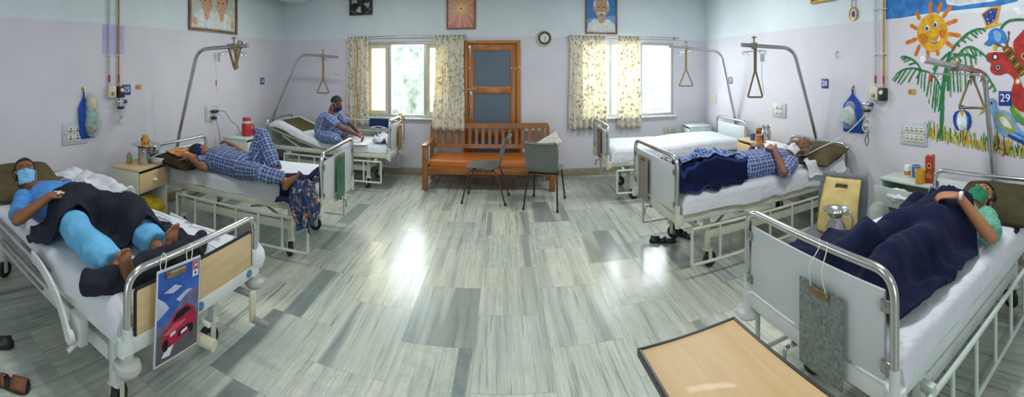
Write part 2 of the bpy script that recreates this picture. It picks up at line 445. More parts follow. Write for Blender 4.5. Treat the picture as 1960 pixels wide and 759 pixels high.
# ------------------------------------------------------------------ windows
ALU = mat('aluminium_frame', '#b9bcb8', .4, .3, .05, 6)
CREAMF = mat('cream_sash', '#cfc6a4', .5, 0, .06, 6)
def window(n, x0, x1, mull, frost_bays, extra):
    r = bpy.data.objects.new(f'window_{n}', None); COL.objects.link(r); r['kind'] = 'structure'; MW[r] = Matrix.Identity(4)
    y = YB + .05
    m = MB()
    for a, b, c, d in ((x0, x1, WZ0, WZ0+.045), (x0, x1, WZ1-.045, WZ1), (x0, x0+.045, WZ0+.045, WZ1-.045), (x1-.045, x1, WZ0+.045, WZ1-.045)):
        m.box(((a+b)/2, y, (c+d)/2), (b-a, .07, d-c), .004)
    for q in mull: m.box((q, y, (WZ0+WZ1)/2), (.05, .06, WZ1-WZ0-.08), .004)
    m.build('window_frame', ALU, r)
    m = MB().box(((x0+x1)/2, YB-.02, WZ0-.012), (x1-x0+.06, .10, .024), .004); m.build('window_sill', WHITEP, r)
    edges = [x0+.045] + [v for q in mull for v in (q-.025, q+.025)] + [x1-.045]
    for i in range(0, len(edges), 2):
        a, b = edges[i], edges[i+1]; bay = i // 2
        if bay in frost_bays:
            m = MB()
            for p, q, c, d in ((a, b, WZ0+.045, WZ0+.10), (a, b, WZ1-.10, WZ1-.045), (a, a+.05, WZ0+.10, WZ1-.10), (b-.05, b, WZ0+.10, WZ1-.10)):
                m.box(((p+q)/2, y-.02, (c+d)/2), (q-p, .03, d-c), .003)
            s = m.build('window_sash', CREAMF, r)
            MB().box(((a+b)/2, y-.02, (WZ0+WZ1)/2), (b-a-.09, .004, WZ1-WZ0-.19)).build('pane', FROST, s)
        else:
            MB().box(((a+b)/2, y+.01, (WZ0+WZ1)/2), (b-a, .004, WZ1-WZ0-.09)).build('pane', GLASS, r)
    if extra:                                            # the casement standing open outside
        m = MB(); a, b = extra
        for p, q, c, d in ((a, b, WZ0+.06, WZ0+.10), (a, b, WZ1-.10, WZ1-.06), (a, a+.035, WZ0+.10, WZ1-.10), (b-.035, b, WZ0+.10, WZ1-.10)):
            m.box(((p+q)/2, y+.16, (c+d)/2), (q-p, .03, d-c), .003)
        s = m.build('window_sash', WHITEP, r)
        m = MB().box((a+.06, y+.13, 1.45), (.012, .02, .12), .003); m.build('window_catch', STEEL, s)
    return r
window(1, WLX0, WLX1, (-1.80, -1.22), (0, 2), None)
window(2, WRX0, WRX1, (1.70, 2.215), (), (2.27, 2.74))
# outside: pale boundary wall with grey-green foliage mottled onto its render, and a light railing
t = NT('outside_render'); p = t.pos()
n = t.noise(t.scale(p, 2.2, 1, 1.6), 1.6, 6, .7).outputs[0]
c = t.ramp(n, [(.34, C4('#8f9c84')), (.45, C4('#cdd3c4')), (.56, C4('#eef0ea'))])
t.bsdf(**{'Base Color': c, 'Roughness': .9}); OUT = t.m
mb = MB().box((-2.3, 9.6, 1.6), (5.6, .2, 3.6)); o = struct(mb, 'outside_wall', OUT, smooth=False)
mb = MB().box((0, 9.4, -.35), (16, 5.6, .1)); struct(mb, 'outside_ground', mat('outside_paving', '#d6d6d0', .9), smooth=False)
PALEB = mat('pale_blue_bars', '#b9c6d6', .5)
mb = MB(); 
for z in (.55, 1.25): mb.tube([(2.6, 8.7, z), (5.0, 8.7, z)], .018, 8)
for i in range(9): mb.tube([(2.7+i*.28, 8.7, -.3), (2.7+i*.28, 8.7, 1.25)], .012, 6)
mb.box((3.75, 8.75, .6), (.09, .09, 1.9)); 
o = struct(mb, 'outside_railing', PALEB)

# ------------------------------------------------------------------ door
d = bpy.data.objects.new('door_1', None); COL.objects.link(d); d['kind'] = 'structure'; MW[d] = Matrix.Identity(4)
m = MB()
for a, b, c, e in ((DX0, DX0+.06, 0, DZ1), (DX1-.06, DX1, 0, DZ1), (DX0+.06, DX1-.06, DZ1-.05, DZ1)): m.box(((a+b)/2, YB+.03, (c+e)/2), (b-a, .12, e-c), .006)
m.build('door_frame', DOORTEAK, d)
a0, a1 = DX0+.058, DX1-.058
m = MB()
for a, b, c, e in ((a0, a0+.095, .004, 2.064), (a1-.095, a1, .004, 2.064), (a0+.095, a1-.095, 1.955, 2.064), (a0+.095, a1-.095, 1.29, 1.40), (a0+.095, a1-.095, .004, .16), (a0+.095, a1-.095, .62, .72)):
    m.box(((a+b)/2, YB+.03, (c+e)/2), (b-a, .04, e-c), .004)
leaf = m.build('door_leaf', DOORTEAK, d)
SLATE = mat('slate_blue_panel', '#5c6a78', .45, 0, .06, 3, .05, 90)
for c, e in ((1.40, 1.955), (.72, 1.29), (.16, .62)): MB().box(((a0+a1)/2, YB+.035, (c+e)/2), (a1-a0-.18, .012, e-c+.01)).build('door_panel', SLATE, leaf)
m = MB(); m.box((a0+.045, YB+.0, 1.93), (.022, .012, .20), .003); m.tube([(a0+.045, YB-.012, 2.05), (a0+.045, YB-.012, 1.84)], .006, 8)
m.build('door_bolt', STEEL, leaf)
m = MB(); m.box((a0+.04, YB+.0, 1.355), (.20, .012, .018), .003); m.tube([(a0-.03, YB-.012, 1.355), (a0+.15, YB-.012, 1.355)], .007, 8)
m.box((a0+.05, YB-.004, 1.29), (.035, .025, .07), .004); m.tube([(a0+.05, YB-.01, 1.28), (a0+.05, YB-.02, 1.23)], .008, 8)
m.build('door_latch', STEEL, leaf)
m = MB(); m.box((a0+.045, YB+.0, 1.02), (.02, .012, .15), .003); m.tube([(a0+.045, YB-.01, .96), (a0+.045, YB-.01, 1.09)], .006, 8); m.build('door_bolt', STEEL, leaf)

# ------------------------------------------------------------------ curtains and rods
def curtain(x0, x1, z0, z1, folds, label, group, flare=1.06, seed=0, y=YB-.075, over=0.):
    rnd = random.Random(seed); n = folds * 12; rows = 26
    ph = [rnd.uniform(-.6, .6) for _ in range(folds+2)]
    amp = [rnd.uniform(.022, .038) for _ in range(folds+2)]
    vs, uv = [], []; xc = (x0+x1)/2
    for j in range(rows+1):
        tz = j/rows; z = z1 + (z0-z1)*tz
        for i in range(n+1):
            u = i/n; k = u*folds; a = amp[int(k)]*(1-k % 1) + amp[int(k)+1]*(k % 1)
            w = (x0 + (x1-x0)*u - xc) * (1 + (flare-1)*tz)
            q_ = min(1, max(0, (1.30-z)/.38)); yy = y - over*q_*q_*(3-2*q_) + a*(.45+.75*tz)*(1-.3*q_*(over > 0))*sin(2*pi*k + ph[int(k) % folds]*tz) + .006*sin(9*tz+u*17)
            zz = z + (.012*sin(u*23+seed) if j == rows else 0)
            vs.append((xc + w + .006*sin(tz*6+u*9), yy, zz)); uv.append((u*(x1-x0)*2.1+seed, (z-z0)))
    fs = [(j*(n+1)+i, j*(n+1)+i+1, (j+1)*(n+1)+i+1, (j+1)*(n+1)+i) for j in range(rows) for i in range(n)]
    me = bpy.data.meshes.new('curtain'); me.from_pydata([(a-xc, b-y, c-z0) for a, b, c in vs], [], fs); me.materials.append(CURT)
    l = me.uv_layers.new(name='UVMap')
    for lp in me.loops: l.data[lp.index].uv = uv[lp.vertex_index]
    me.polygons.foreach_set('use_smooth', [True]*len(me.polygons))
    o = link(me, 'curtain'); o.location = (xc, y, z0); MW[o] = Matrix.Translation(V((xc, y, z0)))
    s = o.modifiers.new('thickness', 'SOLIDIFY'); s.thickness = .002
    tag(o, label, 'curtain', group)
    # gathered heading tape, ruffled above the rod
    m = MB(); pts = []
    nn = folds*8
    for i in range(nn+1):
        u = i/nn; pts.append((x0-xc + (x1-x0)*u, .016*sin(2*pi*u*folds*1.5)))
    for i in range(nn):
        (a, b), (c, e) = pts[i], pts[i+1]
        m.quad((a, b, z1-z0-.045), (c, e, z1-z0-.045), (c*1.01, e*1.5, z1-z0+.03+.005*sin(i)), (a*1.01, b*1.5, z1-z0+.03+.005*sin(i-1)))
    h = m.build('heading', CURT, o, smooth=True)
    s = h.modifiers.new('thickness', 'SOLIDIFY'); s.thickness = .003
    return o
c1 = curtain(-2.50, -2.13, .76, 2.165, 4, 'floral cream curtain hanging beside the seated person in blue checks', 'floral window curtains', 1.04, 1)
m = MB()
for k in range(12): m.box((.0+.012*sin(k*.9), -.048, 1.38-.115*k-.05), (.020, .004, .117))
m.build('orange_stripe', mat('orange_braid', '#c8862a', .8), c1)
curtain(-1.05, -.60, .745, 2.165, 5, 'floral cream curtain hanging between the frosted window and the wooden door', 'floral window curtains', 1.08, 2, over=.145)
curtain(1.03, 1.60, .73, 2.165, 6, 'wider floral curtain of the window under the old man portrait, farther from the open casement', 'floral window curtains', 1.05, 3)
curtain(1.80, 2.17, .725, 2.165, 4, 'narrower floral curtain beside the open clear casement', 'floral window curtains', 1.08, 4)
def rod(x0, x1, z, label):
    r = thing('curtain_rod', label, 'curtain rod', (x0, YB-.075, z), 0, 'curtain rods')
    MB().tube([(0, 0, 0), ((x1-x0)*.5, 0, .006), (x1-x0, 0, 0)], .008, 10).build('rod', WORN, r)
    for x in (.06, x1-x0-.06): MB().tube([(x, 0, 0), (x, .07, 0)], .005, 8).box((x, .072, 0), (.03, .006, .05), .001).build('bracket', WORN, r)
rod(-2.42, -.56, 2.182, 'thin metal curtain rod above the frosted window')
rod(.99, 2.86, 2.182, 'thin metal curtain rod above the window with the open casement')
# ------------------------------------------------------------------ beds
class Bed: pass
BEDS = {}
def caster(parent, x, y, ztop, toe=0.):
    """a swivel castor under a leg: fork part of the leg, tyre and hub"""
    m = MB(); c, s = cos(toe), sin(toe)
    ax = V((c, s, 0)); fw = V((-s, c, 0)); w = V((x, y, 0)) + fw*.03 + V((0, 0, .065))
    m.cyl((x, y, ztop), (x, y, .15), .016, .02, 12)
    for k in (-1, 1):
        a = V((x, y, .152)) + ax*.03*k
        m.box((a + w + ax*.03*k)*.5, (.006, .036, .11), .002, Matrix((ax, fw, (0, 0, 1))).transposed())
    m.box((x, y, .152), (.068, .05, .008), .002, Matrix((ax, fw, (0, 0, 1))).transposed())
    f = m.build('caster', CREAM if toe else WORN, parent)
    m = MB(); R = Matrix((ax, (0, 0, 1), fw)).transposed()
    Rz = Matrix((fw, V((0, 0, 1)), ax)).transposed()
    m.lathe([(.036, -.016), (.056, -.018), (.064, -.010), (.065, 0), (.064, .010), (.056, .018), (.040, .018)], w, 24, Rz)
    m.build('wheel', BLACKR, parent)
    m = MB(); m.lathe([(.001, -.019), (.018, -.021), (.040, -.012), (.040, .012), (.018, .021), (.001, .019)], w, 20, Rz); m.build('wheel_hub', GREYP, parent)
def make_bed(key, F, Hd, W, zf, zh, label, kind='B', fmat=None, shift=0.):
    F, Hd = V((F[0], F[1], 0)), V((Hd[0], Hd[1], 0)); d = Hd - F; L = d.length
    rz = atan2(d.y, d.x) - pi/2
    b = Bed(); b.F, b.L, b.W, b.rz = F, L, W, rz; b.far = 1 if d.x < 0 else -1
    b.root = r = thing('hospital_bed', label, 'bed', F, rz, 'hospital beds'); BEDS[key] = b
    b.M = MW[r]
    fm = fmat or CREAM; h = W/2; zt = .515
    # frame: two side rails, two end beams with rounded corners, slats
    m = MB()
    for s in (-1, 1): m.box((s*(h-.03), L/2, zt-.03), (.045, L-.06, .06), .006)
    for y in (.015, L-.015):
        m.box((0, y, zt-.03), (W-.02, .05, .07), .008)
        for s in (-1, 1): m.lathe([(.001, zt-.07), (.036, zt-.066), (.04, zt-.03), (.036, zt+.004), (.001, zt+.006)], (s*(h-.012), y, 0), 16)
    for i in range(7): m.box((0, .2 + i*(L-.4)/6, zt-.02), (W-.08, .07, .006))
    m.build('bed_frame', fm, r)
    # end boards
    for nm, y, zr in (('footboard', 0, zf), ('headboard', L, zh)):
        out = -1 if y == 0 else 1
        pz = .60 if kind == 'B' else .57
        for s in (-1, 1): MB().tube([(s*(h-.01), y, zt-.09), (s*(h-.01), y, pz)], .021, 14).build(nm + '_post', fm, r)
        if kind == 'A' or key == 29:
            for s in (-1, 1): MB().lathe([(.001, -.03), (.052, -.028), (.062, -.012), (.058, .008), (.03, .02), (.024, .05)], (s*(h-.01), y, zt-.10), 24).build('bumper', mat('pale_bumper', '#aeb0aa', .45) if kind == 'A' else WHITEP, r)
        m = MB().tube(fillet([(-(h-.01), y, pz-.01), (-(h-.01), y, zr), (h-.01, y, zr), (h-.01, y, pz-.01)], .10, 8), .0175, 14)
        m.build(nm + '_rail', STEEL, r)
        if kind == 'A':
            p = MB().box((0, y, (zr-.085 + zt)/2), (W-.10, .014, zr-.085-zt), .006)
            q = p.build(nm + '_panel', BEECH, r)
            m = MB(); zz0, zz1 = zt+.005, zr-.082
            m.tube(fillet([(-(h-.055), y, zz0), (-(h-.055), y, zz1), (h-.055, y, zz1), (h-.055, y, zz0)], .02, 3), .0085, 6); m.build('edge_trim', BLACKR, q)
        else:
            z0, z1 = zt+.02, zr-.07
            p = MB().box((0, y, (z0+z1)/2), (W-.10, .016, z1-z0), .007); q = p.build(nm + '_panel', PANEL, r)
            for s in (-1, 1):
                for z in (z0+.06, z1-.05): MB().box((s*(h-.04), y+out*.012, z), (.045, .01, .045), .003).cyl((s*(h-.04), y+out*.015, z), (s*(h-.04), y+out*.023, z), .006, n=8).build('bracket', WORN, q)
    # base carriage, legs, castors
    lx = h - .12; ly = (.33 if kind == 'B' else .23, L-.30)
    m = MB()
    for s in (-1, 1): m.box((s*lx, L/2, .285), (.04, ly[1]-ly[0], .075), .004)
    for y in ly: m.box((0, y, .30), (2*lx, .04, .05), .004)
    m.tube([(-lx, ly[0]+.02, .30), (lx*.3, ly[0]+.55, .30)], .012, 8); m.tube([(lx, ly[0]+.02, .30), (-lx*.3, ly[0]+.55, .30)], .012, 8)
    m.box((0, ly[0]+.35, .40), (.05, .5, .03), .004); m.cyl((0, ly[0]-.28, .40), (0, ly[0]+.9, .40), .013)
    m.build('base_frame', fm, r)
    for i, y in enumerate(ly):
        for s in (-1, 1):
            m = MB().box((s*lx, y, .315), (.045, .045, .33), .004)
            m.box((s*lx, y-.005, .16), (.05, .05, .02), .003)
            lg = m.build('leg', fm, r)
            caster(lg, s*lx, y, .16, toe=radians(25*s + (40 if i else -18)) if kind == 'B' else radians(70*s))
    m = MB()
    if kind == 'B':
        cx = .1*b.far; m.tube([(cx, -.005, .43), (cx, .10, .43)], .012, 8); m.tube(fillet([(cx, -.02, .43), (cx, -.045, .43), (cx, -.05, .36)], .01, 3), .008, 8)
        m.build('crank_handle', WORN, r)
        for s in (-1, 1):                             # folded-down ladder rail each side
            m = MB(); x = s*(h+.045); ya, yb = .10, L-.34; za, zb = .415, .135
            m.tube([(x, ya, za), (x, yb, za)], .0125, 10); m.tube([(x, ya, zb), (x, yb, zb)], .0125, 10)
            n = 6
            for i in range(n+1): 
                y = ya + (yb-ya)*(i/n); m.tube([(x, y, zb), (x, y, za)], .0115 if i not in (0, n) else .0135, 10)
            for y in (ya+.08, yb-.08): m.box((s*(h+.02), y, .43), (.06, .03, .035), .003)
            m.build('side_rail', PALEG if key != 28 else CREAM, r)
    return b
def bp(b, u, v, w):
    """bed point: u metres towards the far side, v metres from the foot, w height"""
    return b.M @ V((u*b.far, v, w))

make_bed(25, (-1.385, 1.575), (-3.40, 1.575), .97, .80, .70, 'white bed with wood-grain footboard, crank handle and car-picture clipboard hung on it', 'A', WHITEP)
make_bed(24, (-1.50, 3.60), (-3.34, 3.47), .91, .955, .85, 'cream bed with white footboard carrying a green clipboard')
make_bed(26, (-1.52, 5.85), (-3.45, 5.85), .84, .965, .90, 'bed with raised backrest under the seated person, next to the frosted window')
make_bed(27, (1.30, 5.46), (3.27, 5.40), .92, .955, .92, 'empty made-up bed near the open casement window')
make_bed(28, (1.30, 3.44), (3.30, 3.53), .94, .975, .85, 'cream bed carrying the white-masked person in blue checks')
make_bed(29, (1.20, 1.345), (3.03, 1.345), .945, .935, .82, 'white bed with grey marbled clipboard on its footboard, under the person in green', 'B', WHITEP)

# bed 25 has its own folded side rails, crank and badges
b = BEDS[25]; r = b.root; h = b.W/2
for s in (-1, 1):
    m = MB(); x = s*(h+.03)
    for k, z in enumerate((.600, .545, .49)): m.tube([(x + s*.012*k, .62+.02*k, z-.03), (x+s*.012*k, b.L-.25, z+.0)], .0095, 8)
    q = m.build('side_rail', WORN, r)
    m = MB()
    arc = crom([(x+s*.03, .78, .60), (x+s*.035, .62, .575), (x+s*.035, .47, .50), (x+s*.035, .36, .37)], 6)
    for i in range(len(arc)-1): m.box((arc[i]+arc[i+1])/2, (.016, (arc[i+1]-arc[i]).length+.006, .055), .003, Matrix.Rotation(atan2(arc[i+1].z-arc[i].z, arc[i+1].y-arc[i].y), 3, "X"))
    m.lathe([(.001, -.012), (.032, -.012), (.032, .012), (.001, .012)], (x+s*.035, .35, .375), 18, Matrix.Rotation(pi/2, 3, 'Y'))
    m.build('rail_arm', WHITEP, q)
    m = MB().box((s*h, .37, .39), (.05, .10, .14), .006); m.cyl((s*h, .36, .33), (s*(h+.07), .36, .30), .012); m.build('rail_hinge', WHITEP, q)
    m = MB(); zz = .505; m.tube(fillet([(s*(h-.02), .32, zz), (s*(h-.02), .30, zz+.055), (s*(h-.02), .17, zz+.055), (s*(h-.02), .15, zz)], .015, 3), .007, 8); m.build('mattress_stop', WORN, r)
BADGE = mat('blue_badge', '#4a79a8', .4)
for u in (-.02, .40):
    m = MB().lathe([(.001, -.002), (.022, -.002), (.022, .002), (.001, .002)], (u, -.013, .488), 20, Matrix.Rotation(pi/2, 3, 'X')); m.build('badge', BADGE, r)
m = MB()
m.tube([(.36, .10, .40), (.36, -.05, .40)], .018, 12); m.build('crank_shaft', GREYP, r)
m = MB(); m.box((.36, -.062, .335), (.045, .026, .17), .01); q = m.build('crank_handle', CREAMPL, r)
m = MB(); m.tube([(.36, -.065, .265), (.36, -.17, .262)], [.020, .017], 12); m.build('handle_grip', GREYP, q)
m = MB(); m.tube([(-.05, .12, .34), (-.02, -.10, .33)], .028, 14); m.build('jack_tube', CREAMPL, r)
m = MB().box((h-.06, .33, .45), (.05, .02, .10), .004); m.build('bracket', WHITEP, r)

# ------------------------------------------------------------------ lifting poles and their trapeze grips
def pole(key, pts, r, clamp_at, hook=.20):
    b = BEDS[key]; root = b.root
    P = fillet([V(p) for p in pts], .14, 8)
    q = MB().tube(P, r, 16).build('lifting_pole', STEEL, root, world=True)
    c = V(clamp_at); dr = (V(pts[-1]) - V(pts[-2])).normalized(); sd = V((0, 0, 1)).cross(dr).normalized()
    R = Matrix((dr, sd, (0, 0, 1))).transposed()
    m = MB().box(c, (.045, .055, .07), .006, R); m.cyl(c + V((0, 0, .03)), c + V((0, 0, .085)), .009)
    m.lathe([(.001, 0), (.026, .002), (.03, .010), (.012, .02), (.001, .02)], c + V((0, 0, .08)), 16)
    m.build('clamp', mat('clamp_enamel', '#8c8a78', .45, .2, .1, 10), q, world=True)
    m = MB(); z = V((0, 0, -.055))
    m.tube([c + z - sd*hook, c + z + sd*hook], .0055, 8)
    for s in (-1, 1):
        for o in (hook, hook-.08):
            cc = c + z + sd*(s*o) + V((0, 0, -.018)); m.tube([cc + sd*(.018*cos(a)) + V((0, 0, .018*sin(a))) for a in np.linspace(.3, 5.6, 14)], .004, 6)
    m.build('drip_hook', STEEL, q, world=True)
pole(24, [(-3.50, 3.49, .52), (-3.43, 3.49, .87), (-3.13, 3.49, 1.885), (-2.44, 3.49, 1.905)], .0215, (-2.62, 3.49, 1.90))
pole(26, [(-3.66, 5.9, .55), (-3.62, 5.9, .90), (-3.13, 5.9, 1.90), (-2.45, 5.9, 1.85)], .02, (-2.71, 5.9, 1.87))
pole(27, [(3.42, 5.4, .55), (3.345, 5.4, .92), (3.10, 5.4, 1.93), (2.26, 5.4, 1.985)], .02, (2.526, 5.4, 1.968))
pole(28, [(3.355, 3.55, .52), (3.30, 3.55, .88), (2.955, 3.55, 1.895), (2.28, 3.55, 1.91)], .0215, (2.43, 3.55, 1.905))
pole(29, [(3.40, 1.40, .45), (3.33, 1.40, .76), (3.14, 1.40, 1.635), (2.20, 1.40, 1.725)], .0225, (2.62, 1.40, 1.685))
GRIP = mat('brown_grip', '#86714f', .5, 0, .12, 18)
def trapeze(top, strap, wid, hgt, ang, label):
    t = thing('trapeze_grip', label, 'trapeze grip', V(top) + V((0, 0, -strap-hgt)), ang, 'trapeze grips on the lifting poles')
    z1, z2 = hgt, hgt + strap
    m = MB()
    for k in (-1, 1): m.box((0, k*.005, (z1+z2)/2), (.030, .003, strap), 0)
    m.box((0, 0, z2+.045), (.034, .060, .005), .002)
    for k in (-1, 1): m.box((0, k*.029, z2+.02), (.032, .003, .05), 0)
    m.build('strap', WEB, t)
    pts = fillet([(0, 0, z1+.012), (wid/2, 0, .012), (-wid/2, 0, .012), (0, 0, z1+.012)], .02, 4)
    MB().tube(pts, .0105, 10).build('handle', GRIP, t)
trapeze((-2.71, 5.9, 1.83), .32, .205, .225, .1, 'triangular trapeze grip hanging clear above the seated person')
trapeze((2.526, 5.4, 1.93), .27, .20, .245, -.35, 'triangular trapeze grip hanging over the empty bed')
trapeze((2.445, 3.55, 1.87), .22, .155, .285, -.7, 'narrow trapeze grip hanging over the white-masked person')
trapeze((2.90, 1.40, 1.645), .03, .20, .26, -1.10, 'trapeze grip hanging in front of the painted palm tree')
t = thing('trapeze_grip', 'trapeze grip folded over its pole beside the hanging drip line', 'trapeze grip', (-2.60, 3.49, 1.65), 0, 'trapeze grips on the lifting poles')
m = MB(); m.tube([(-.10, 0, .27), (.0, -.02, .03)], .012, 4, sx=1.5, sy=.3); m.tube([(.02, 0, .02), (-.03, .03, .25)], .012, 4, sx=1.5, sy=.3)
m.box((-.085, 0, .28), (.034, .062, .005), .001); m.build('strap', WEB, t)
m = MB(); m.tube(fillet([(.0, -.02, .01), (.06, -.02, .31), (.05, .05, .30), (.0, .0, .01), (.01, -.02, .02)], .02, 4), .0105, 10); m.build('handle', GRIP, t)

# ------------------------------------------------------------------ mattresses under white sheets
def ring_rrect(w, z0, z1, r, n=6, y=0):
    P = []
    for cx, cz, a0 in ((w/2-r, z1-r, 0), (-(w/2-r), z1-r, pi/2), (-(w/2-r), z0+r*.4, pi), (w/2-r, z0+r*.4, 1.5*pi)):
        rr = r if a0 < pi else r*.4
        for k in range(n+1):
            a = a0 + (pi/2)*k/n; P.append(((cx + (rr if a0 < pi else r)*cos(a)), cz + rr*sin(a)))
    o = []
    for i in range(len(P)):                         # subdivide the long runs so that the cloth can ripple
        a, b_ = P[i], P[(i+1) % len(P)]; L = hypot(b_[0]-a[0], b_[1]-a[1]); k = max(1, int(L/.035))
        for j in range(k): t = j/k; o.append((a[0]+(b_[0]-a[0])*t, a[1]+(b_[1]-a[1])*t))
    return o
def mattress(key, label, thick=.145, lift=None, y0=.04, y1=None, wx=.0, seed=0, sag=.035):
    b = BEDS[key]; y1 = y1 or b.L-.05; z0, z1 = .517, .517+thick
    prof = ring_rrect(b.W-.03+wx, z0, z1, .055); rings = []
    N = int((y1-y0)/.03)
    for i in range(N+1):
        v = y0 + (y1-y0)*i/N; e = min(1, min(i, N-i)/2.2 + .28); ring = []
        for x, z in prof:
            lz = lift(v) if lift else 0
            p = V((x*3.1+seed*9, v*3.1, z*3)); n1 = noise.noise(p); n2 = noise.noise(p*3.3+V((5, 1, 2)))
            zz = z0 + (z - z0)*(.35+.65*e) if z > z0+.05 else z
            side = abs(x) > (b.W+wx)/2-.07
            px = x + (.008*n1 + .005*n2)*(1 if x > 0 else -1) if side else x
            if z > z0+.09: zz += .006*n1 + .004*n2
            if side and z < z0+.04: zz -= max(0, sag*(.45+n1+.4*n2)); px += (1 if x > 0 else -1)*.012
            ring.append(V((px, v, zz + lz)))
        rings.append(ring)
    m = MB().loft(rings)
    o = thing('mattress', label, 'mattress', b.F + V((0, 0, z0)), b.rz, 'sheeted mattresses on the beds')
    q = MB(); q.v = [b.M @ p for p in m.v]; q.f = m.f; q.mi = m.mi
    b.sheet = q.build('bed_sheet', SHEET, o, world=True, ang=60); b.mat_root = o; b.ztop = z1
    return o
mattress(25, 'white-sheeted mattress printed with blue lettering, under the person in sky-blue clothes', .135, wx=.05, seed=1)
mattress(24, 'white-sheeted mattress under the person with one knee raised', .15, seed=2)
def rise(v): return .0 if v < 1.02 else min(.26, (v-1.02)*.36)
mattress(26, 'white-sheeted mattress bent up at its raised head end', .10, rise, seed=3)
mattress(27, 'bare white-sheeted mattress with nobody on it', .15, lambda v: .03*sin(max(0, v-.9)*2.6), seed=4)
mattress(28, 'white-sheeted mattress under the white-masked person', .165, wx=.05, seed=5)
mattress(29, 'white-sheeted mattress under the navy-blanketed person', .135, wx=.02, seed=6)
b = BEDS[26]; m = MB()
for s in (-1, 1):
    m.tube([(s*(b.W/2-.06), 1.02, .50), (s*(b.W/2-.06), b.L-.05, .50+.25)], .016, 8); m.tube([(s*(b.W/2-.06), 1.3, .46), (s*(b.W/2-.06), b.L-.25, .66)], .012, 8)
m.box((0, 1.45, .655), (b.W-.16, .75, .008), 0, Matrix.Rotation(.345, 3, 'X')); m.build('backrest_frame', CREAM, b.root)
# blue hospital print along the sheet edge
INK = mat('blue_print', '#3a4f9a', .8)
b = BEDS[25]
def sheet_text(s, size, u, v, ang):
    p = bp(b, u, v, b.ztop+.010); d = Matrix.Rotation(ang, 3, 'Z')
    M = MW[b.mat_root].inverted() @ axes(d @ V((1, 0, 0)), d @ V((0, 1, 0)), V((0, 0, 1)), p)
    o = text(s, size, M, 'printed_lettering', INK, b.mat_root, .0006); return o
for i in range(4):
    v = .14 + .40*i
    sheet_text('Hospital', .046, .345, v+.10, pi)
    sheet_text('and', .046, .42, v-.06, pi)
    m = MB(); p = [bp(b, .22, v-.10, b.ztop+.011), bp(b, .25, v+.06, b.ztop+.011), bp(b, .24, v+.22, b.ztop+.011)]
    m.tube(crom(p, 5), .0016, 5); m.build('printed_line', INK, b.mat_root, world=True)
    m = MB(); p = [bp(b, .38, v+.07, b.ztop+.011), bp(b, .40, v+.2, b.ztop+.011), bp(b, .37, v+.3, b.ztop+.011)]
    m.tube(crom(p, 5), .0016, 5); m.build('printed_line', INK, b.mat_root, world=True)
for i in range(3):
    m = MB(); v = .12+.38*i; p = [bp(b, -.30, v, b.ztop+.011), bp(b, -.36, v+.16, b.ztop+.011), bp(b, -.33, v+.3, b.ztop+.011)]
    m.tube(crom(p, 5), .0016, 5); m.build('printed_line', INK, b.mat_root, world=True)

m = MB().ell(bp(b, .50, .02, .55), (.075, .065, .075), None, 20, 14); me = m.mesh('c', [])
for v in me.vertices: v.co += V(v.normal)*.016*noise.noise(V(v.co)*14)
me.transform(MW[b.mat_root].inverted()); me.materials.append(SHEET); me.polygons.foreach_set('use_smooth', [True]*len(me.polygons)); me.name = 'sheet_corner'; link(me, 'sheet_corner', b.mat_root)
# ------------------------------------------------------------------ pillows
def pillow(name, label, c, size, R, material, group=None, cat='pillow', seed=0):
    n = 22; l, w, h = size; m = MB(); vs = []
    def hgt(a, b_): return ((max(0, 1-abs(a)**2.6))*(max(0, 1-abs(b_)**2.6)))**.42
    for sgn in (1, -1):
        for j in range(n+1):
            for i in range(n+1):
                a, b_ = -1+2*i/n, -1+2*j/n; q = 1 - .07*(1-abs(a)**2)*abs(b_)**3*0 
                x = a*l/2*(1-.05*(1-b_*b_)*0 - .06*(1-abs(b_))*abs(a)**4); y = b_*w/2*(1-.06*(1-abs(a))*abs(b_)**4)
                z = sgn*h/2*hgt(a, b_)*(1 + .25*noise.noise(V((a*2.2+seed, b_*2.2, sgn))))
                vs.append(R @ V((x, y, z)))
    N = (n+1)**2; fs = []
    for k in range(2):
        for j in range(n):
            for i in range(n):
                q = k*N + j*(n+1)+i; fs.append((q, q+1, q+n+2, q+n+1))
    m.add([p + V(c) for p in vs], fs)
    return single(m, name, material, label, cat, group, ang=70)
def Rb(b, tilt=0., yaw=0., roll=0.): return Matrix.Rotation(b.rz+yaw, 3, 'Z') @ Matrix.Rotation(tilt, 3, 'X') @ Matrix.Rotation(roll, 3, 'Y')
# ------------------------------------------------------------------ bench
t = thing('wooden_bench', 'teak settle with slatted back and orange cushioned seat under the door', 'bench', (-.20, 5.98, 0))
hw = .87; yf, yb = -.31, .30                       # local: front -y
for s in (-1, 1):
    MB().box((s*hw, yf, .30), (.075, .06, .60), .006).build('leg', TEAK, t)
    m = MB().loft([[V((s*(hw-.0)+a*.03, yb-.05+.0 + bb*.025 + k*.075, z)) for a, bb in ((-1, -1), (1, -1), (1, 1), (-1, 1))] for z, k in ((0, .2), (.38, 0), (.80, .95))]); m.build('leg', TEAK, t)
    m = MB().box((s*hw, -.02, .61), (.085, .66, .032), .012); m.build('armrest', TEAK, t)
m = MB().box((0, yf+.0, .27), (2*hw-.06, .035, .085), .006); m.box((0, yb-.05, .27), (2*hw-.06, .035, .07), .006)
for s in (-1, 1): m.box((s*(hw-.01), 0, .27), (.035, .56, .08), .005)
m.build('seat_frame', TEAK, t)
m = MB().box((0, -.005, .365), (2*hw-.10, .60, .115), .035, seg=4)
for i, p in enumerate(m.v):
    if p.z > .40: p.z += .006*noise.noise(V((p.x*3, p.y*3, 1)))
sd = m.build('seat_cushion', ORANGE, t)
m = MB().tube(fillet([(-(hw-.055), yf+.01, .318), (hw-.055, yf+.01, .318)], .01), .006, 6); m.build('piping', ORANGE, sd)
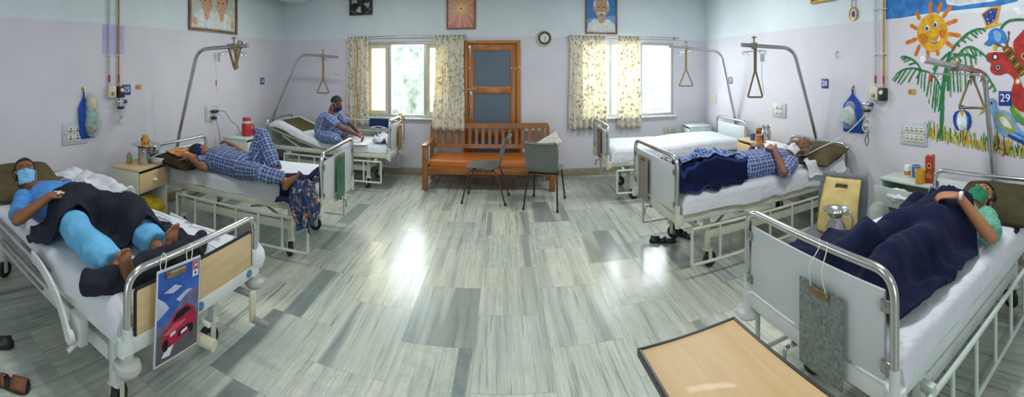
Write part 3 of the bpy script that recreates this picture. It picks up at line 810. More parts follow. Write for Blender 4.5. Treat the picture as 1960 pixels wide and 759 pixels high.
def backp(x, z, o=0): k = (z-.38)/.42*.071; return V((x, yb-.05+k+o, z))
m = MB()
poly = fillet([(-hw-.02, .775, 0), (-hw-.02, .852, 0), (hw+.02, .852, 0), (hw+.02, .775, 0)], .05, 5)
m.prism([(p.x, p.y) for p in poly], lambda a, z, d: backp(a, z, -.02+d), .045)
m.build('top_rail', TEAK, t)
m = MB().prism([(-hw, .485), (hw, .485), (hw, .545), (-hw, .545)], lambda a, z, d: backp(a, z, -.015+d), .035); m.build('lower_rail', TEAK, t)
ns = 17
for i in range(ns):
    x = -hw + .02 + (2*hw-.04)*(i+.5)/ns
    m = MB().prism([(x-.024, .54), (x+.024, .54), (x+.024, .78), (x-.024, .78)], lambda a, z, d: backp(a, z, -.008+d), .018); m.build('slat', TEAK, t)
IVORY = mat_cloth('ivory_pillow', '#d8d6cc', .45, 10)
pillow('cushion', 'ivory cushion leaning behind the back of the bench-side chair', (.565, 5.93, .565), (.56, .20, .10), Matrix.Rotation(-.1, 3, 'Z') @ Matrix.Rotation(radians(70), 3, 'X') @ Matrix.Rotation(0, 3, 'Y') @ Matrix.Rotation(.52, 3, 'Z'), IVORY, cat='cushion')

# ------------------------------------------------------------------ moulded plastic chairs on tube legs
SHELL = mat('grey_moulded_shell', '#6c726d', .42, 0, .08, 7, .08, 120)
SHELL2 = mat('blue_grey_moulded_shell', '#666e72', .42, 0, .08, 7, .08, 120)
TUBE = mat('dark_tube', '#3a3632', .4, .5, .15, 20)
def chair(name, label, loc, ang, shell, tube=TUBE, hgt=.80):
    t = thing(name, label, 'chair', loc, ang, 'moulded grey chairs')
    # profile along the shell: (y forward, z, half width, dish)
    pr = [(.235, .425, .175, .0), (.22, .443, .19, .004), (.14, .440, .205, .012), (.02, .428, .212, .02), (-.09, .424, .21, .022), (-.155, .440, .20, .02),
          (-.19, .485, .196, .018), (-.212, .56, .20, .022), (-.235, .66, .205, .026), (-.262, .755, .20, .024), (-.275, hgt-.012, .188, .018), (-.292, hgt, .18, .012), (-.305, hgt-.012, .176, .008)]
    cp = crom([(p[0], p[1], p[2]) for p in pr], 4); dd = crom([(p[3], 0, 0) for p in pr], 4); n = 14; T = .005
    def surf(off):
        vs = []
        for i, p in enumerate(cp):
            a = cp[max(i-1, 0)]; c = cp[min(i+1, len(cp)-1)]; ty, tz = c.x-a.x, c.y-a.y; L = hypot(ty, tz) or 1; ny, nz = tz/L, -ty/L   # inward (sitter's) normal
            ny, nz = (-nz*0+tz/L, -ty/L)
            for k in range(n+1):
                s_ = -1 + 2*k/n; e = abs(s_)**3
                up = dd[i].x*e*1.1 + off
                vs.append(V((s_*p.z, p.x + ny*up*1.0, p.y + nz*up*1.0)))
        return vs
    A, B = surf(T), surf(-T); N = len(A); fs = []; m_ = len(cp)
    for j in range(m_-1):
        for k in range(n):
            q = j*(n+1)+k; fs.append((q, q+1, q+n+2, q+n+1)); fs.append((N+q, N+q+n+1, N+q+n+2, N+q+1))
    for j in range(m_-1):
        for k in (0, n):
            q = j*(n+1)+k; fs.append((q, q+n+1, N+q+n+1, N+q))
    for k in range(n):
        fs.append((k, k+1, N+k+1, N+k)); q = (m_-1)*(n+1)+k; fs.append((q, q+1, N+q+1, N+q))
    MB().add(A + B, fs).build('seat_shell', shell, t, ang=60)
    for s in (-1, 1):
        MB().tube(fillet([(s*.165, .02, .405), (s*.175, .19, .405), (s*.205, .275, .0)], .04, 5), .0105, 10).build('leg', tube, t)
        MB().tube(fillet([(s*.165, .0, .405), (s*.175, -.15, .405), (s*.205, -.27, .0)], .04, 5), .0105, 10).build('leg', tube, t)
        for y in (.275, -.27): MB().tube([(s*.205, y, 0), (s*.204, y*.99, .035)], .0145, 10).build('leg_tip', BLACKR, t)
    m = MB(); 
    for y in (.13, -.10): m.tube([(-.17, y, .405), (.17, y, .405)], .0105, 10)
    m.build('seat_bar', tube, t)
    return t
chair('plastic_chair', 'grey plastic chair turned side-on before the bench', (-.215, 5.33, 0), radians(83), SHELL, mat('brown_tube', '#5a4a3c', .35, .6, .1, 20), .81)
chair('plastic_chair', 'grey plastic chair with its back to the viewer, before the bench', (.515, 5.13, 0), radians(-17.5), SHELL)
chair('plastic_chair', 'grey plastic chair holding a yellow bag', (2.17, 2.16, 0), radians(112), SHELL2, hgt=.83)

# ------------------------------------------------------------------ bedside lockers
def locker(label, loc, ang, w, d, h, body, top, drawer, knob, kind='open', out=0.):
    """front faces local -y; a drawer over an open bay, a lower door"""
    t = thing('bedside_locker', label, 'bedside locker', loc, ang, 'bedside lockers')
    th = .018; z0 = .06; m = MB()
    for s in (-1, 1): m.box((s*(w/2-th/2), 0, (z0+h-.02)/2), (th, d, h-.02-z0), .002)
    m.box((0, d/2-.006, (z0+h)/2), (w-2*th, .010, h-z0-.03)); m.box((0, 0, z0+th/2), (w-2*th, d-.012, th)); 
    zd = h-.02-.20; m.box((0, 0, zd-th/2), (w-2*th, d-.012, th)); m.box((0, 0, .27), (w-2*th, d-.012, th))
    m.build('carcass', body, t)
    for sx in (-1, 1):
        for sy in (-1, 1): MB().tube([(sx*(w/2-.03), sy*(d/2-.03), 0), (sx*(w/2-.03), sy*(d/2-.03), z0)], .016, 10).build('foot', BLACKP, t)
    MB().box((0, -.004, h-.011), (w+.012, d+.012, .022), .004).build('locker_top', top, t)
    m = MB().box((0, -d/2-.008-out, zd+.092), (w-.03, .016, .165), .003)
    if out:
        for s in (-1, 1): m.box((s*(w/2-.035), -d/2-out/2, zd+.08), (.010, out, .12))
        m.box((0, -d/2-out/2, zd+.025), (w-.07, out, .008))
    dr = m.build('drawer', drawer, t)
    def handle(par, x, z, y):
        if knob == 'shell': m = MB().ell((x, y-.012, z), (.032, .018, .016), nu=16, nv=8)
        elif knob == 'round': m = MB().ell((x, y-.016, z), (.016, .016, .016), nu=14, nv=8); m.cyl((x, y, z), (x, y-.012, z), .007, n=10)
        else: m = MB().tube(fillet([(x-.045, y, z+.01), (x-.04, y-.024, z), (x+.04, y-.024, z), (x+.045, y, z+.01)], .015, 3), .005, 8)
        m.build('drawer_handle', WHITEPL if knob != 'bar' else STEEL, par)
    handle(dr, 0, zd+.085, -d/2-.016-out)
    if knob == 'shell':
        m = MB().lathe([(.001, 0), (.008, 0), (.008, .004), (.001, .004)], (.0, -d/2-.016, zd+.135), 12, Matrix.Rotation(pi/2, 3, 'X')); m.build('lock', STEEL, dr)
    if kind == 'open':
        lo = MB().box((0, -d/2-.008, .165), (w-.03, .016, .185), .003).build('lower_drawer', drawer, t); handle(lo, 0, .19, -d/2-.016)
    return t
FACE = BEECH
locker('cream locker with wood top, steel tumbler and yellow cloth on its shelf', (-3.215, 2.725, 0), radians(102), .50, .32, .72, mat('cream_board', '#cfcdbc', .5, 0, .04, 4), BEECH, BEECH, 'shell')
locker('pale green locker carrying the red flask', (-3.345, 4.66, 0), radians(92), .42, .37, .75, PALEG, PALEG, PALEG, 'bar')
locker('white locker in the corner past the empty bed', (3.10, 6.20, 0), radians(-97), .40, .36, .75, PALEG, WHITEP, PALEG, 'bar')
locker('wood-topped locker carrying the steel jug, between the two beds by the wall', (3.12, 4.46, 0), radians(-92), .48, .34, .75, BEECH, BEECH, BEECH, 'round')
locker('pale green locker with its drawer pulled open, carrying the juice carton', (3.215, 2.145, 0), radians(-90), .54, .31, .66, PALEG, PALEG, PALEG, 'bar', 'bay', .10)

# ------------------------------------------------------------------ over-bed table
t = thing('overbed_table', 'wood-topped over-bed table with dark edge, alone on the open floor', 'table', (.645, .86, 0), radians(2.5))
MB().box((0, 0, .733), (.372, .90, .020), .003).build('tabletop', mat_wood('table_laminate', '#bf9d6b', '#ccae80', (26, 3, 26), .5, .05), t)
m = MB()
for a, b_, c, d_ in ((-.186, -.186, -.45, .45), (.186, .186, -.45, .45)): m.box((a, 0, .733), (.012, .912, .026), .003)
for y in (-.45, .45): m.box((0, y, .733), (.38, .012, .026), .003)
m.build('edge_band', BLACKP, t)
m = MB().box((.12, 0, .40), (.05, .05, .62), .004); m.box((.06, 0, .70), (.2, .30, .03), .004); m.build('column', CREAM, t)
for s in (-1, 1):
    m = MB().box((-.02, s*.22, .085), (.34, .04, .04), .004); lg = m.build('base_foot', CREAM, t)
    for x in (-.17, .13):
        m = MB().lathe([(.001, -.012), (.03, -.012), (.034, 0), (.03, .012), (.001, .012)], (x, s*.22, .034), 16, Matrix.Rotation(pi/2, 3, 'X')); m.box((x, s*.22, .06), (.02, .034, .02)); m.build('wheel', BLACKR, lg)
MB().box((.12, 0, .085), (.05, .44, .04), .004).build('base_bar', CREAM, t)
# ------------------------------------------------------------------ people: one continuous skinned body each, clothes as shells
def remesh(mb, voxel, smooth=3, name='tmp'):
    me = mb.mesh(name, [], smooth=False)
    o = bpy.data.objects.new(name, me); COL.objects.link(o)
    r = o.modifiers.new('r', 'REMESH'); r.mode = 'VOXEL'; r.voxel_size = voxel; r.adaptivity = 0
    if smooth: s = o.modifiers.new('s', 'SMOOTH'); s.factor = .5; s.iterations = smooth
    dg = bpy.context.evaluated_depsgraph_get(); dg.update()
    out = bpy.data.meshes.new_from_object(o.evaluated_get(dg))
    bpy.data.objects.remove(o); bpy.data.meshes.remove(me)
    return out
def displace(me, amp, freq, seed=0, ridged=False, amp2=0, freq2=40):
    co = np.empty(len(me.vertices)*3); me.vertices.foreach_get('co', co); co = co.reshape(-1, 3)
    no = np.empty(len(me.vertices)*3); me.vertices.foreach_get('normal', no); no = no.reshape(-1, 3)
    d = np.empty(len(co))
    for i, p in enumerate(co):
        q = V((p[0]*freq+seed, p[1]*freq, p[2]*freq)); a = noise.noise(q)
        if ridged: a = 1 - 2*abs(a)
        b_ = noise.noise(V((p[0]*freq2, p[1]*freq2+seed, p[2]*freq2))) if amp2 else 0
        d[i] = a*amp + b_*amp2
    co += no*d[:, None]; me.vertices.foreach_set('co', co.ravel()); me.update()
def limb_uv(me, segs):
    """cloth coordinates: u along the nearest limb, v around it (metres)"""
    n = len(me.vertices); co = np.empty(n*3); me.vertices.foreach_get('co', co); co = co.reshape(-1, 3)
    best = np.full(n, 1e9); U = np.zeros(n); A = np.zeros(n); Rr = np.zeros(n)
    for k, (a, b_, r, refx) in enumerate(segs):
        a = np.array(a); b_ = np.array(b_); d = b_ - a; L = np.linalg.norm(d); d = d/L
        x = np.array(refx) - d*np.dot(refx, d); x /= np.linalg.norm(x); y = np.cross(d, x)
        q = co - a; t = q @ d; tc = np.clip(t, 0, L); off = q - tc[:, None]*d; dist = np.linalg.norm(off, axis=1) - r
        m = dist < best; best[m] = dist[m]; U[m] = (t + k*.377)[m]; ang = np.arctan2(off @ y, off @ x); A[m] = ang[m]; Rr[m] = r
    lay = me.uv_layers.new(name='UVMap'); nl = len(me.loops)
    vi = np.empty(nl, dtype=np.int32); me.loops.foreach_get('vertex_index', vi)
    ls = np.empty(len(me.polygons), dtype=np.int32); me.polygons.foreach_get('loop_start', ls)
    lt = np.empty(len(me.polygons), dtype=np.int32); me.polygons.foreach_get('loop_total', lt)
    ang = A[vi].copy(); first = ang[np.repeat(ls, lt)]
    dlt = ang - first; ang[dlt > pi] -= 2*pi; ang[dlt < -pi] += 2*pi
    uv = np.stack([U[vi], ang*Rr[vi]], 1); lay.data.foreach_set('uv', uv.ravel())
def finish(me, name, material, root):
    me.transform(MW[root].inverted()); me.materials.clear(); me.materials.append(material)
    me.polygons.foreach_set('use_smooth', [True]*len(me.polygons)); me.name = name
    return link(me, name, root)
def skin_mat(name, col, shade=.85):
    if name in MATS: return MATS[name]
    t = NT(name); n = t.noise(t.obj(), 9, 4, .6).outputs[0]
    c = t.ramp(n, [(.3, C4(col, shade)), (.7, C4(col, 1.06))])
    t.bsdf(**{'Base Color': c, 'Roughness': .52, 'Specular IOR Level': .35, 'Subsurface Weight': .08, 'Subsurface Radius': (.02, .008, .004),
              'Normal': t.bump(t.noise(t.obj(), 70, 3).outputs[0], .12, .004)})
    MATS[name] = t.m; return t.m
def n_(v): return V(v).normalized()

class Human:
    def __init__(h, s, head, face, up, neck, shL, shR, elL, elR, wrL, wrR, hdL, hdR, hnL, hnR, pelvis, hipL, hipR, knL, knR, anL, anR, ftL, ftR, fuL, fuR, curlL=.5, curlR=.5, girth=1., sitting=False, chest=None):
        h.__dict__.update({k: (V(v) if isinstance(v, (tuple, list)) else v) for k, v in locals().items() if k != 'h'})
        h.f = n_(h.face); h.u = n_(V(h.up) - h.f*V(h.up).dot(h.f)); h.r = h.f.cross(h.u)     # r: the head's own right... (f x u)
        h.HM = Matrix((h.r, h.f, h.u)).transposed(); h.hs = h.s*1.07
    def hp(h, r, f, u): return h.head + (h.r*r + h.f*f + h.u*u)*h.hs
    def torso(h, grow=0., low=None):
        s = h.s; g = h.girth
        lat0 = n_(h.hipR - h.hipL); lat1 = n_(h.shR - h.shL); shc = (h.shL + h.shR)*.5
        st = [(-.09, .10, .07, 0), (-.02, .155, .105, 0), (.10, .165, .115, 0), (.32, .15, .112, .008), (.55, .160, .118, .008), (.78, .172, .115, .0), (.93, .165, .085, -.01), (1.03, .10, .06, -.01), (1.12, .055, .05, 0)]
        ctrl = [h.pelvis, h.chest if h.chest is not None else (h.pelvis*.5 + shc*.5), shc]
        def at(t):
            a, b_, c = ctrl
            if t <= 0: return a + (b_-a)*(t*2)*.9
            if t >= 1: return c + (h.neck - c)*((t-1)/.12)*1.0
            return a*(1-t)*(1-2*t) + b_*4*t*(1-t) + c*t*(2*t-1)
        rings = []
        for t, w, d, fo in st:
            c = at(t); tan = n_(at(t+.02) - at(t-.02)); lat = n_(lat0.lerp(lat1, min(1, max(0, t)))); fr = n_(lat.cross(tan)) if True else None; lat = n_(tan.cross(fr))
            rings.append([c + fr*(fo*s) + lat*(cos(a)*(w*s*g+grow)) + fr*(sin(a)*(d*s*g+grow)) for a in np.linspace(0, 2*pi, 20, endpoint=False)])
        return rings
    def head_prims(h, m):
        s = h.hs; R = h.HM
        m.ell(h.hp(0, -.012, .030), (.077*s, .095*s, .088*s), R); m.ell(h.hp(0, .022, -.028), (.064*s, .072*s, .088*s), R)
        m.ell(h.hp(0, .052, -.092), (.036*s, .032*s, .026*s), R)
        m.cap(h.hp(0, .086, .012), h.hp(0, .108, -.028), .009*s, .013*s, 10); m.ell(h.hp(0, .100, -.033), (.018*s, .012*s, .010*s), R, 10, 8)
        m.ell(h.hp(0, .078, .034), (.052*s, .016*s, .011*s), R, 12, 8)
        for k in (-1, 1):
            m.ell(h.hp(.034*k, .066, -.026), (.024*s, .022*s, .024*s), R, 12, 8)
            m.ell(h.hp(.079*k, -.008, -.004), (.009*s, .020*s, .033*s), R, 12, 8); m.ell(h.hp(.031*k, .077, .010), (.015*s, .011*s, .011*s), R, 10, 8)
        m.ell(h.hp(0, .088, -.058), (.024*s, .011*s, .006*s), R, 10, 8); m.ell(h.hp(0, .086, -.070), (.021*s, .012*s, .007*s), R, 10, 8)
        m.cap(h.neck, h.hp(0, -.018, -.065), .058*s, .054*s)
        m.cap((h.neck + (h.shL+h.shR)*.5)*.5, h.neck, .075*s, .058*s)
    def hand_prims(h, m, w, d, n, side, curl):
        """w wrist, d towards the fingers, n back of the hand, side +1/-1 puts the thumb on n x d or its opposite"""
        s = h.s; d = n_(d); n = n_(n - d*n.dot(d)); l = n.cross(d)*side
        P = lambda a, b_, c: w + (l*a + d*b_ + n*c)*s
        rings = []
        for y, hw, ht in ((-.01, .024, .018), (.02, .031, .017), (.055, .038, .015), (.085, .041, .012), (.098, .036, .010)):
            rings.append([P(cos(a)*hw, y, sin(a)*ht) for a in np.linspace(0, 2*pi, 14, endpoint=False)])
        m.loft(rings)
        for i, (o, L) in enumerate(((.030, .072), (.010, .082), (-.011, .077), (-.030, .060))):
            p = P(o, .088, 0); q = n_(d + l*(o*2.2)); a = 0.
            for k, fr in enumerate((.46, .30, .24)):
                a += curl*(.75, 1., .8)[k]*(1+.12*i)
                dr = q*cos(a) - n*sin(a); e = p + dr*(L*fr*s); r0 = (.0098-.0011*k-.0006*(i == 3))*s
                m.cap(p, e, r0, r0-.0008*s, 10); p = e
        p = P(.030, .022, -.004); dr = n_(d*.62 + l*.72 - n*.28); e = p + dr*.048*s; m.cap(p, e, .0155*s, .0115*s, 10)
        dr2 = n_(dr*.8 + d*.55 - n*.2*curl); e2 = e + dr2*.030*s; m.cap(e, e2, .0112*s, .0102*s, 10); m.cap(e2, e2 + n_(dr2 - n*.25*curl)*.024*s, .0102*s, .0082*s, 10)
    def foot_prims(h, m, A, fd, fu, side):
        s = h.s; fd = n_(fd); fu = n_(fu - fd*fu.dot(fd)); l = fd.cross(fu)*side                      # l points to the big-toe side
        P = lambda a, b_, c: A + (l*a + fd*b_ + fu*c)*s; R = Matrix((l, fd, fu)).transposed()
        m.ell(P(0, -.038, -.042), (.032*s, .040*s, .036*s), R, 14, 10); m.cap(A, P(0, -.03, -.03), .037*s, .034*s)
        m.cap(P(0, .0, -.018), P(.004, .09, -.048), .036*s, .024*s); m.cap(P(-.012, -.03, -.055), P(-.018, .09, -.058), .022*s, .020*s); m.cap(P(.012, -.02, -.045), P(.018, .10, -.056), .022*s, .022*s)
        m.ell(P(.0, .112, -.058), (.045*s, .034*s, .019*s), R, 14, 10)
        for o, y, L, r0 in ((.030, .132, .046, .0135), (.009, .138, .040, .0098), (-.009, .134, .036, .0095), (-.025, .126, .031, .009), (-.038, .114, .027, .009)):
            m.cap(P(o, y, -.058), P(o*1.08, y+L*.55, -.052), r0*.95*s, r0*.9*s, 10); m.ell(P(o*1.1, y+L*.85, -.055), (r0*s, r0*1.15*s, r0*.92*s), R, 10, 8)
        m.cap(P(.028, -.0, -.012) - fd*0, P(-.028, -.004, -.014), .013*s, .013*s, 10)
    def body(h, root, skin, voxel=.0042):
        s = h.s; m = MB(); m.loft(h.torso(-.012)); h.head_prims(m)
        for S, E, W, D, N, sd, c in ((h.shL, h.elL, h.wrL, h.hdL, h.hnL, -1, h.curlL), (h.shR, h.elR, h.wrR, h.hdR, h.hnR, 1, h.curlR)):
            m.cap(S, E, .050*s, .039*s); mid = E.lerp(W, .3); m.cap(E, mid, .039*s, .042*s); m.cap(mid, W, .042*s, .0265*s); h.hand_prims(m, W, D, N, sd, c)
        for H, K, A, F, U, sd in ((h.hipL, h.knL, h.anL, h.ftL, h.fuL, -1), (h.hipR, h.knR, h.anR, h.ftR, h.fuR, 1)):
            m.cap(H, K, .085*s, .056*s); mid = K.lerp(A, .3); m.cap(K, mid, .055*s, .058*s); m.cap(mid, A, .058*s, .036*s); h.foot_prims(m, A, F, U, sd)
        me = remesh(m, voxel, 2, 'body'); return finish(me, 'body', skin, root)
    def shirt(h, root, material, sleeve=.55, loose=.012, wrinkle=.006, uv=True, seed=0, name='shirt'):
        s = h.s; m = MB(); rings = h.torso(loose)[1:-1]; m.loft(rings)
        for S, E, W in ((h.shL, h.elL, h.wrL), (h.shR, h.elR, h.wrR)):
            if sleeve <= 1: m.cyl(S, S.lerp(E, sleeve), .066*s, .068*s, 18); m.ell(S, (.068*s,)*3)
            else:
                m.cap(S, E, .064*s, .054*s, 18); m.cyl(E, E.lerp(W, sleeve-1), .054*s, .048*s, 18)
        sc = (h.shL+h.shR)*.5; m.cap(sc, sc.lerp(h.neck, .55), .10*s, .070*s)
        me = remesh(m, .007, 4, name); displace(me, wrinkle, 9, seed, True, wrinkle*.5, 26)
        if uv: limb_uv(me, [(h.pelvis, (h.shL+h.shR)*.5, .17*s, h.f), (h.shL, h.elL, .06*s, (0, 0, 1.)), (h.shR, h.elR, .06*s, (0, 0, 1.))])
        return finish(me, name, material, root)
    def trousers(h, root, material, reach=.86, loose=.014, wrinkle=.008, uv=True, seed=3, name='trousers', hem=(.066, .066)):
        s = h.s; m = MB(); m.loft(h.torso(loose)[:4])
        for H, K, A, hm in ((h.hipL, h.knL, h.anL, hem[0]), (h.hipR, h.knR, h.anR, hem[1])):
            m.cap(H, K, .098*s, .076*s, 18); m.cyl(K, K.lerp(A, reach), .076*s, hm*s, 18)
        me = remesh(m, .007, 4, name); displace(me, wrinkle, 8, seed, True, wrinkle*.5, 22)
        if uv: limb_uv(me, [(h.pelvis, h.pelvis.lerp((h.shL+h.shR)*.5, .5), .17*s, h.f), (h.hipL, h.knL, .085*s, (0, 0, 1.)), (h.knL, h.anL, .07*s, (0, 0, 1.)), (h.hipR, h.knR, .085*s, (0, 0, 1.)), (h.knR, h.anR, .07*s, (0, 0, 1.))])
        return finish(me, name, material, root)
    def hair(h, root, material, line=.38, low=-.55, thick=.010, rough=.004, seed=0):
        s = h.hs; m = MB(); g = thick*s
        def keep(d): return not (d.y > line - .25*max(0, d.z-.5) and d.z < .62) and d.z > low + .0*d.y
        m.ell(h.hp(0, -.012, .030), (.077*s+g, .095*s+g, .088*s+g), h.HM, 40, 28, keep)
        me = m.mesh('hair', []); displace(me, rough, 60, seed, False, rough*.6, 140)
        o = finish(me, 'hair', material, root); md = o.modifiers.new('thickness', 'SOLIDIFY'); md.thickness = thick*1.1; md.offset = -1; return o
    def brows(h, root, material):
        m = MB()
        for k in (-1, 1):
            m2 = MB(); m2.tube(crom([h.hp(.014*k, .091, .033), h.hp(.032*k, .087, .037), h.hp(.050*k, .071, .031)], 4), .0038*h.s, 6); m2.build('eyebrow', material, root, world=True)
    def eyes(h, root):
        for k in (-1, 1):
            m = MB(); m.ell(h.hp(.031*k, .0805, .009), (.0125*h.s, .0095*h.s, .0038*h.s), h.HM, 12, 8); e = m.build('eye', mat('eye_white', '#d8d2c8', .3), root, world=True)
            m = MB(); m.ell(h.hp(.031*k, .0885, .0085), (.0055*h.s, .003*h.s, .0036*h.s), h.HM, 10, 6); m.build('iris', mat('dark_iris', '#1d140f', .2), e, world=True)
    def mask(h, root, material, dz=0., full=True, label=None, strap='#d8dde0'):
        s = h.hs; m = MB(); top = .016 if full else -.012; N = 24; rows = []
        for j in range(N+1):                              # a pleated rectangle wrapped round nose, cheeks and chin
            z = -.108 + (top+.088)*j/N; row = []
            for i in range(N+1):
                x = (-1 + 2*i/N)*.068; zz = (z + .030)/.075; nose = .022*max(0, 1-(x/.026)**2)*max(0, 1-((z+.022)/.045)**2)
                y = .026 + .078*sqrt(max(.03, 1-(abs(x)/.078)**2.4)) - .020*zz*zz*(1 if z > -.03 else .8) + nose + .0016*sin(z*260)
                row.append(h.hp(x*(1-.10*max(0, -zz)), y, z + dz - .010*(x/.068)**2*0))
            rows.append(row)
        m.loft(rows, caps=False, closed=False)
        me = m.mesh('face_mask', []); displace(me, .0016, 30, 5, False)
        o = finish(me, 'face_mask', material, root); md = o.modifiers.new('thickness', 'SOLIDIFY'); md.thickness = .003; md.offset = 1
        if label: o['label'] = label
        for k in (-1, 1):
            m = MB(); m.tube(crom([h.hp(.069*k, .046, -.02+dz), h.hp(.080*k, .02, .012), h.hp(.088*k, -.022, .012), h.hp(.086*k, -.026, -.024), h.hp(.067*k, .036, -.086+dz)], 5), .0022*s, 6)
            m.build('ear_loop', mat('ear_elastic', strap, .7), o, world=True)
        return o

# ------------------------------------------------------------------ cloth that lies over things
def bvh_of(objs):
    vs, fs = [], []
    for o in objs:
        b_ = len(vs); M = MW[o]; vs += [M @ v.co for v in o.data.vertices]; fs += [tuple(b_+i for i in p.vertices) for p in o.data.polygons]
    return BVHTree.FromPolygons(vs, fs)
def drape(name, rows, targets, material, label, cat, zmin=.45, off=.012, fold=.012, ffreq=5., smooth=14, nu=46, nv=60, seed=0, group=None, dirs=(1, 1), thick=.009, edge=0.):
    """rows: ((near x, y), (far x, y)) along the cloth; the cloth is dropped onto the targets and relaxed"""
    bv = bvh_of(targets)
    A = crom([(a[0], a[1], 0) for a, _ in rows], 8); B = crom([(b_[0], b_[1], 0) for _, b_ in rows], 8)
    def samp(L, t): k = t*(len(L)-1); i = min(int(k), len(L)-2); return L[i].lerp(L[i+1], k-i)
    X = np.zeros((nv+1, nu+1, 3)); hit = np.zeros((nv+1, nu+1))
    for j in range(nv+1):
        a, b_ = samp(A, j/nv), samp(B, j/nv)
        for i in range(nu+1):
            u = i/nu; p = a.lerp(b_, u); wb = .018*noise.noise(V((j*.11+seed, i*.13, 3))) if (i in (0, nu) or j in (0, nv)) else .008*noise.noise(V((j*.11+seed, i*.13, 3)))
            p = p + V((wb, wb*.7, 0)); r = bv.ray_cast(V((p.x, p.y, 2.4)), V((0, 0, -1)))
            z = r[0].z if r[0] else zmin
            X[j, i] = (p.x, p.y, 0); hit[j, i] = max(z, zmin)
    H = hit + off; Z = H.copy()
    for k in range(smooth):                              # relax: bridges hollows, never sinks into what it covers
        P = np.pad(Z, 1, mode='edge'); avg = (P[:-2, 1:-1] + P[2:, 1:-1] + P[1:-1, :-2] + P[1:-1, 2:])/4
        Z = np.maximum(H - (.004 if k > smooth-3 else 0), avg)
    for k in range(2):
        P = np.pad(Z, 1, mode='edge'); Z = np.maximum(H-.006, (P[:-2, 1:-1] + P[2:, 1:-1] + P[1:-1, :-2] + P[1:-1, 2:])/4)
    vs = []
    for j in range(nv+1):
        for i in range(nu+1):
            x, y = X[j, i, 0], X[j, i, 1]
            q = V((x*ffreq*dirs[0]+seed, y*ffreq*dirs[1], seed*.3)); w = V((noise.noise(q*.7+V((7, 0, 0))), noise.noise(q*.7), 0))*.55
            a = 1 - abs(noise.noise(q + w))*2.4; c = noise.noise(q*2.7)
            vs.append(V((x, y, Z[j, i] + max(0, fold*a) + fold*.25*c)))
    n = nu+1; fs = [(j*n+i, j*n+i+1, (j+1)*n+i+1, (j+1)*n+i) for j in range(nv) for i in range(nu)]
    m = MB().add(vs, fs); o = single(m, name, material, label, cat, group, ang=180)
    s = o.modifiers.new('thickness', 'SOLIDIFY'); s.thickness = thick; s.offset = 1
    return o
# ------------------------------------------------------------------ the patients
HAIRB = mat('black_hair', '#1b1817', .55, 0, .2, 60, .6, 180)
HAIRG = mat('grey_hair', '#8b8986', .6, 0, .35, 50, .6, 160)
CHECK = mat_check('blue_check_cotton', '#2c457f', '#b4c0dc', '#1a2850')
CHECK_L = mat_check('blue_check_shirting', '#2f4e8e', '#c4cfe8', '#1d2e60')
SKY = mat_cloth('sky_blue_cotton', '#5592d4', .7, 12); SKY2 = mat_cloth('light_blue_cotton', '#6aaed8', .8, 10)

# -- bed 25: man on his back, hands folded, bare soles towards the foot of the bed
b = BEDS[25]
p25 = thing('person', 'person in sky-blue clothes lying on back with folded hands and bare feet, pale blue mask', 'person', (-2.3, 1.40, .655), 0, 'patients')
h = Human(.93, (-2.95, 1.345, .855), (.74, -.30, .58), (-.60, .16, .80), (-2.82, 1.365, .775),
          (-2.70, 1.575, .77), (-2.64, 1.185, .77), (-2.40, 1.70, .735), (-2.36, 1.02, .735), (-2.28, 1.50, .885), (-2.27, 1.20, .885),
          (.12, -.9, .05), (.18, .90, .02), (.2, .1, 1), (.25, -.1, 1),
          (-2.24, 1.40, .76), (-2.20, 1.49, .75), (-2.20, 1.31, .75), (-1.93, 1.56, .80), (-1.87, 1.16, .80), (-1.575, 1.475, .715), (-1.565, 1.205, .705),
          (.10, .16, 1), (.18, -.42, 1), (-1, .05, .2), (-1, -.25, .1), .35, .35, 1.0)
sk25 = skin_mat('brown_skin', '#8a5b40')
body25 = h.body(p25, sk25, .0038); sh = h.shirt(p25, SKY, .80, .010, .005, False, 1); tr = h.trousers(p25, SKY2, .80, .014, .013, False, 2, hem=(.078, .078))
h.hair(p25, HAIRB, .30, -.5); h.brows(p25, HAIRB); h.eyes(p25); h.mask(p25, mat_cloth('pale_blue_mask', '#7fbfe6', .3, 40), label='pale blue pleated surgical mask')
m = MB(); d = (h.wrR + h.hdR.normalized()*.06); 
for a in (.5, -.7): m.box(d + V((0, 0, .017+.0015*a)), (.07, .018, .004), .001, Matrix.Rotation(a, 3, 'Z'))
m.build('plaster', mat('white_tape', '#e0cfc4', .7), p25, world=True)
H25 = h
near = bvh_of([body25])
drape('blanket', [((-2.33, 1.10), (-2.42, 1.58)), ((-2.25, 1.04), (-2.34, 1.74)), ((-2.16, 1.03), (-2.20, 1.84)), ((-2.07, 1.14), (-2.05, 1.84)), ((-1.99, 1.29), (-1.92, 1.83)), ((-1.85, 1.38), (-1.79, 1.82)), ((-1.74, 1.46), (-1.66, 1.80)), ((-1.66, 1.60), (-1.55, 1.80))],
      [b.sheet, sh, tr], BLANKET, 'charcoal blanket bunched over the belly and far leg of the person in sky blue', 'blanket', .63, .022, .034, 8.5, 9, 70, 90, 3, 'dark blankets')
m = MB()
pts = [(-1.60, 1.02, .70), (-1.54, 1.18, .685), (-1.52, 1.38, .69), (-1.50, 1.58, .70), (-1.56, 1.78, .70)]
c = crom(pts, 6)
for o_, rr in ((0, .075),): m.tube(c, [.085*(.6+.4*sin(pi*min(1, max(.12, i/(len(c)-1))))) for i in range(len(c))], 16, sx=.42, sy=1.)
me = remesh(m, .012, 6); displace(me, .020, 8, 4, True, .008, 20)
o = thing('blanket', 'folded end of a charcoal blanket under the bare soles, against the wood-grain footboard', 'blanket', (-1.54, 1.4, .66), 0, 'dark blankets'); finish(me, 'folded_cloth', BLANKET, o)
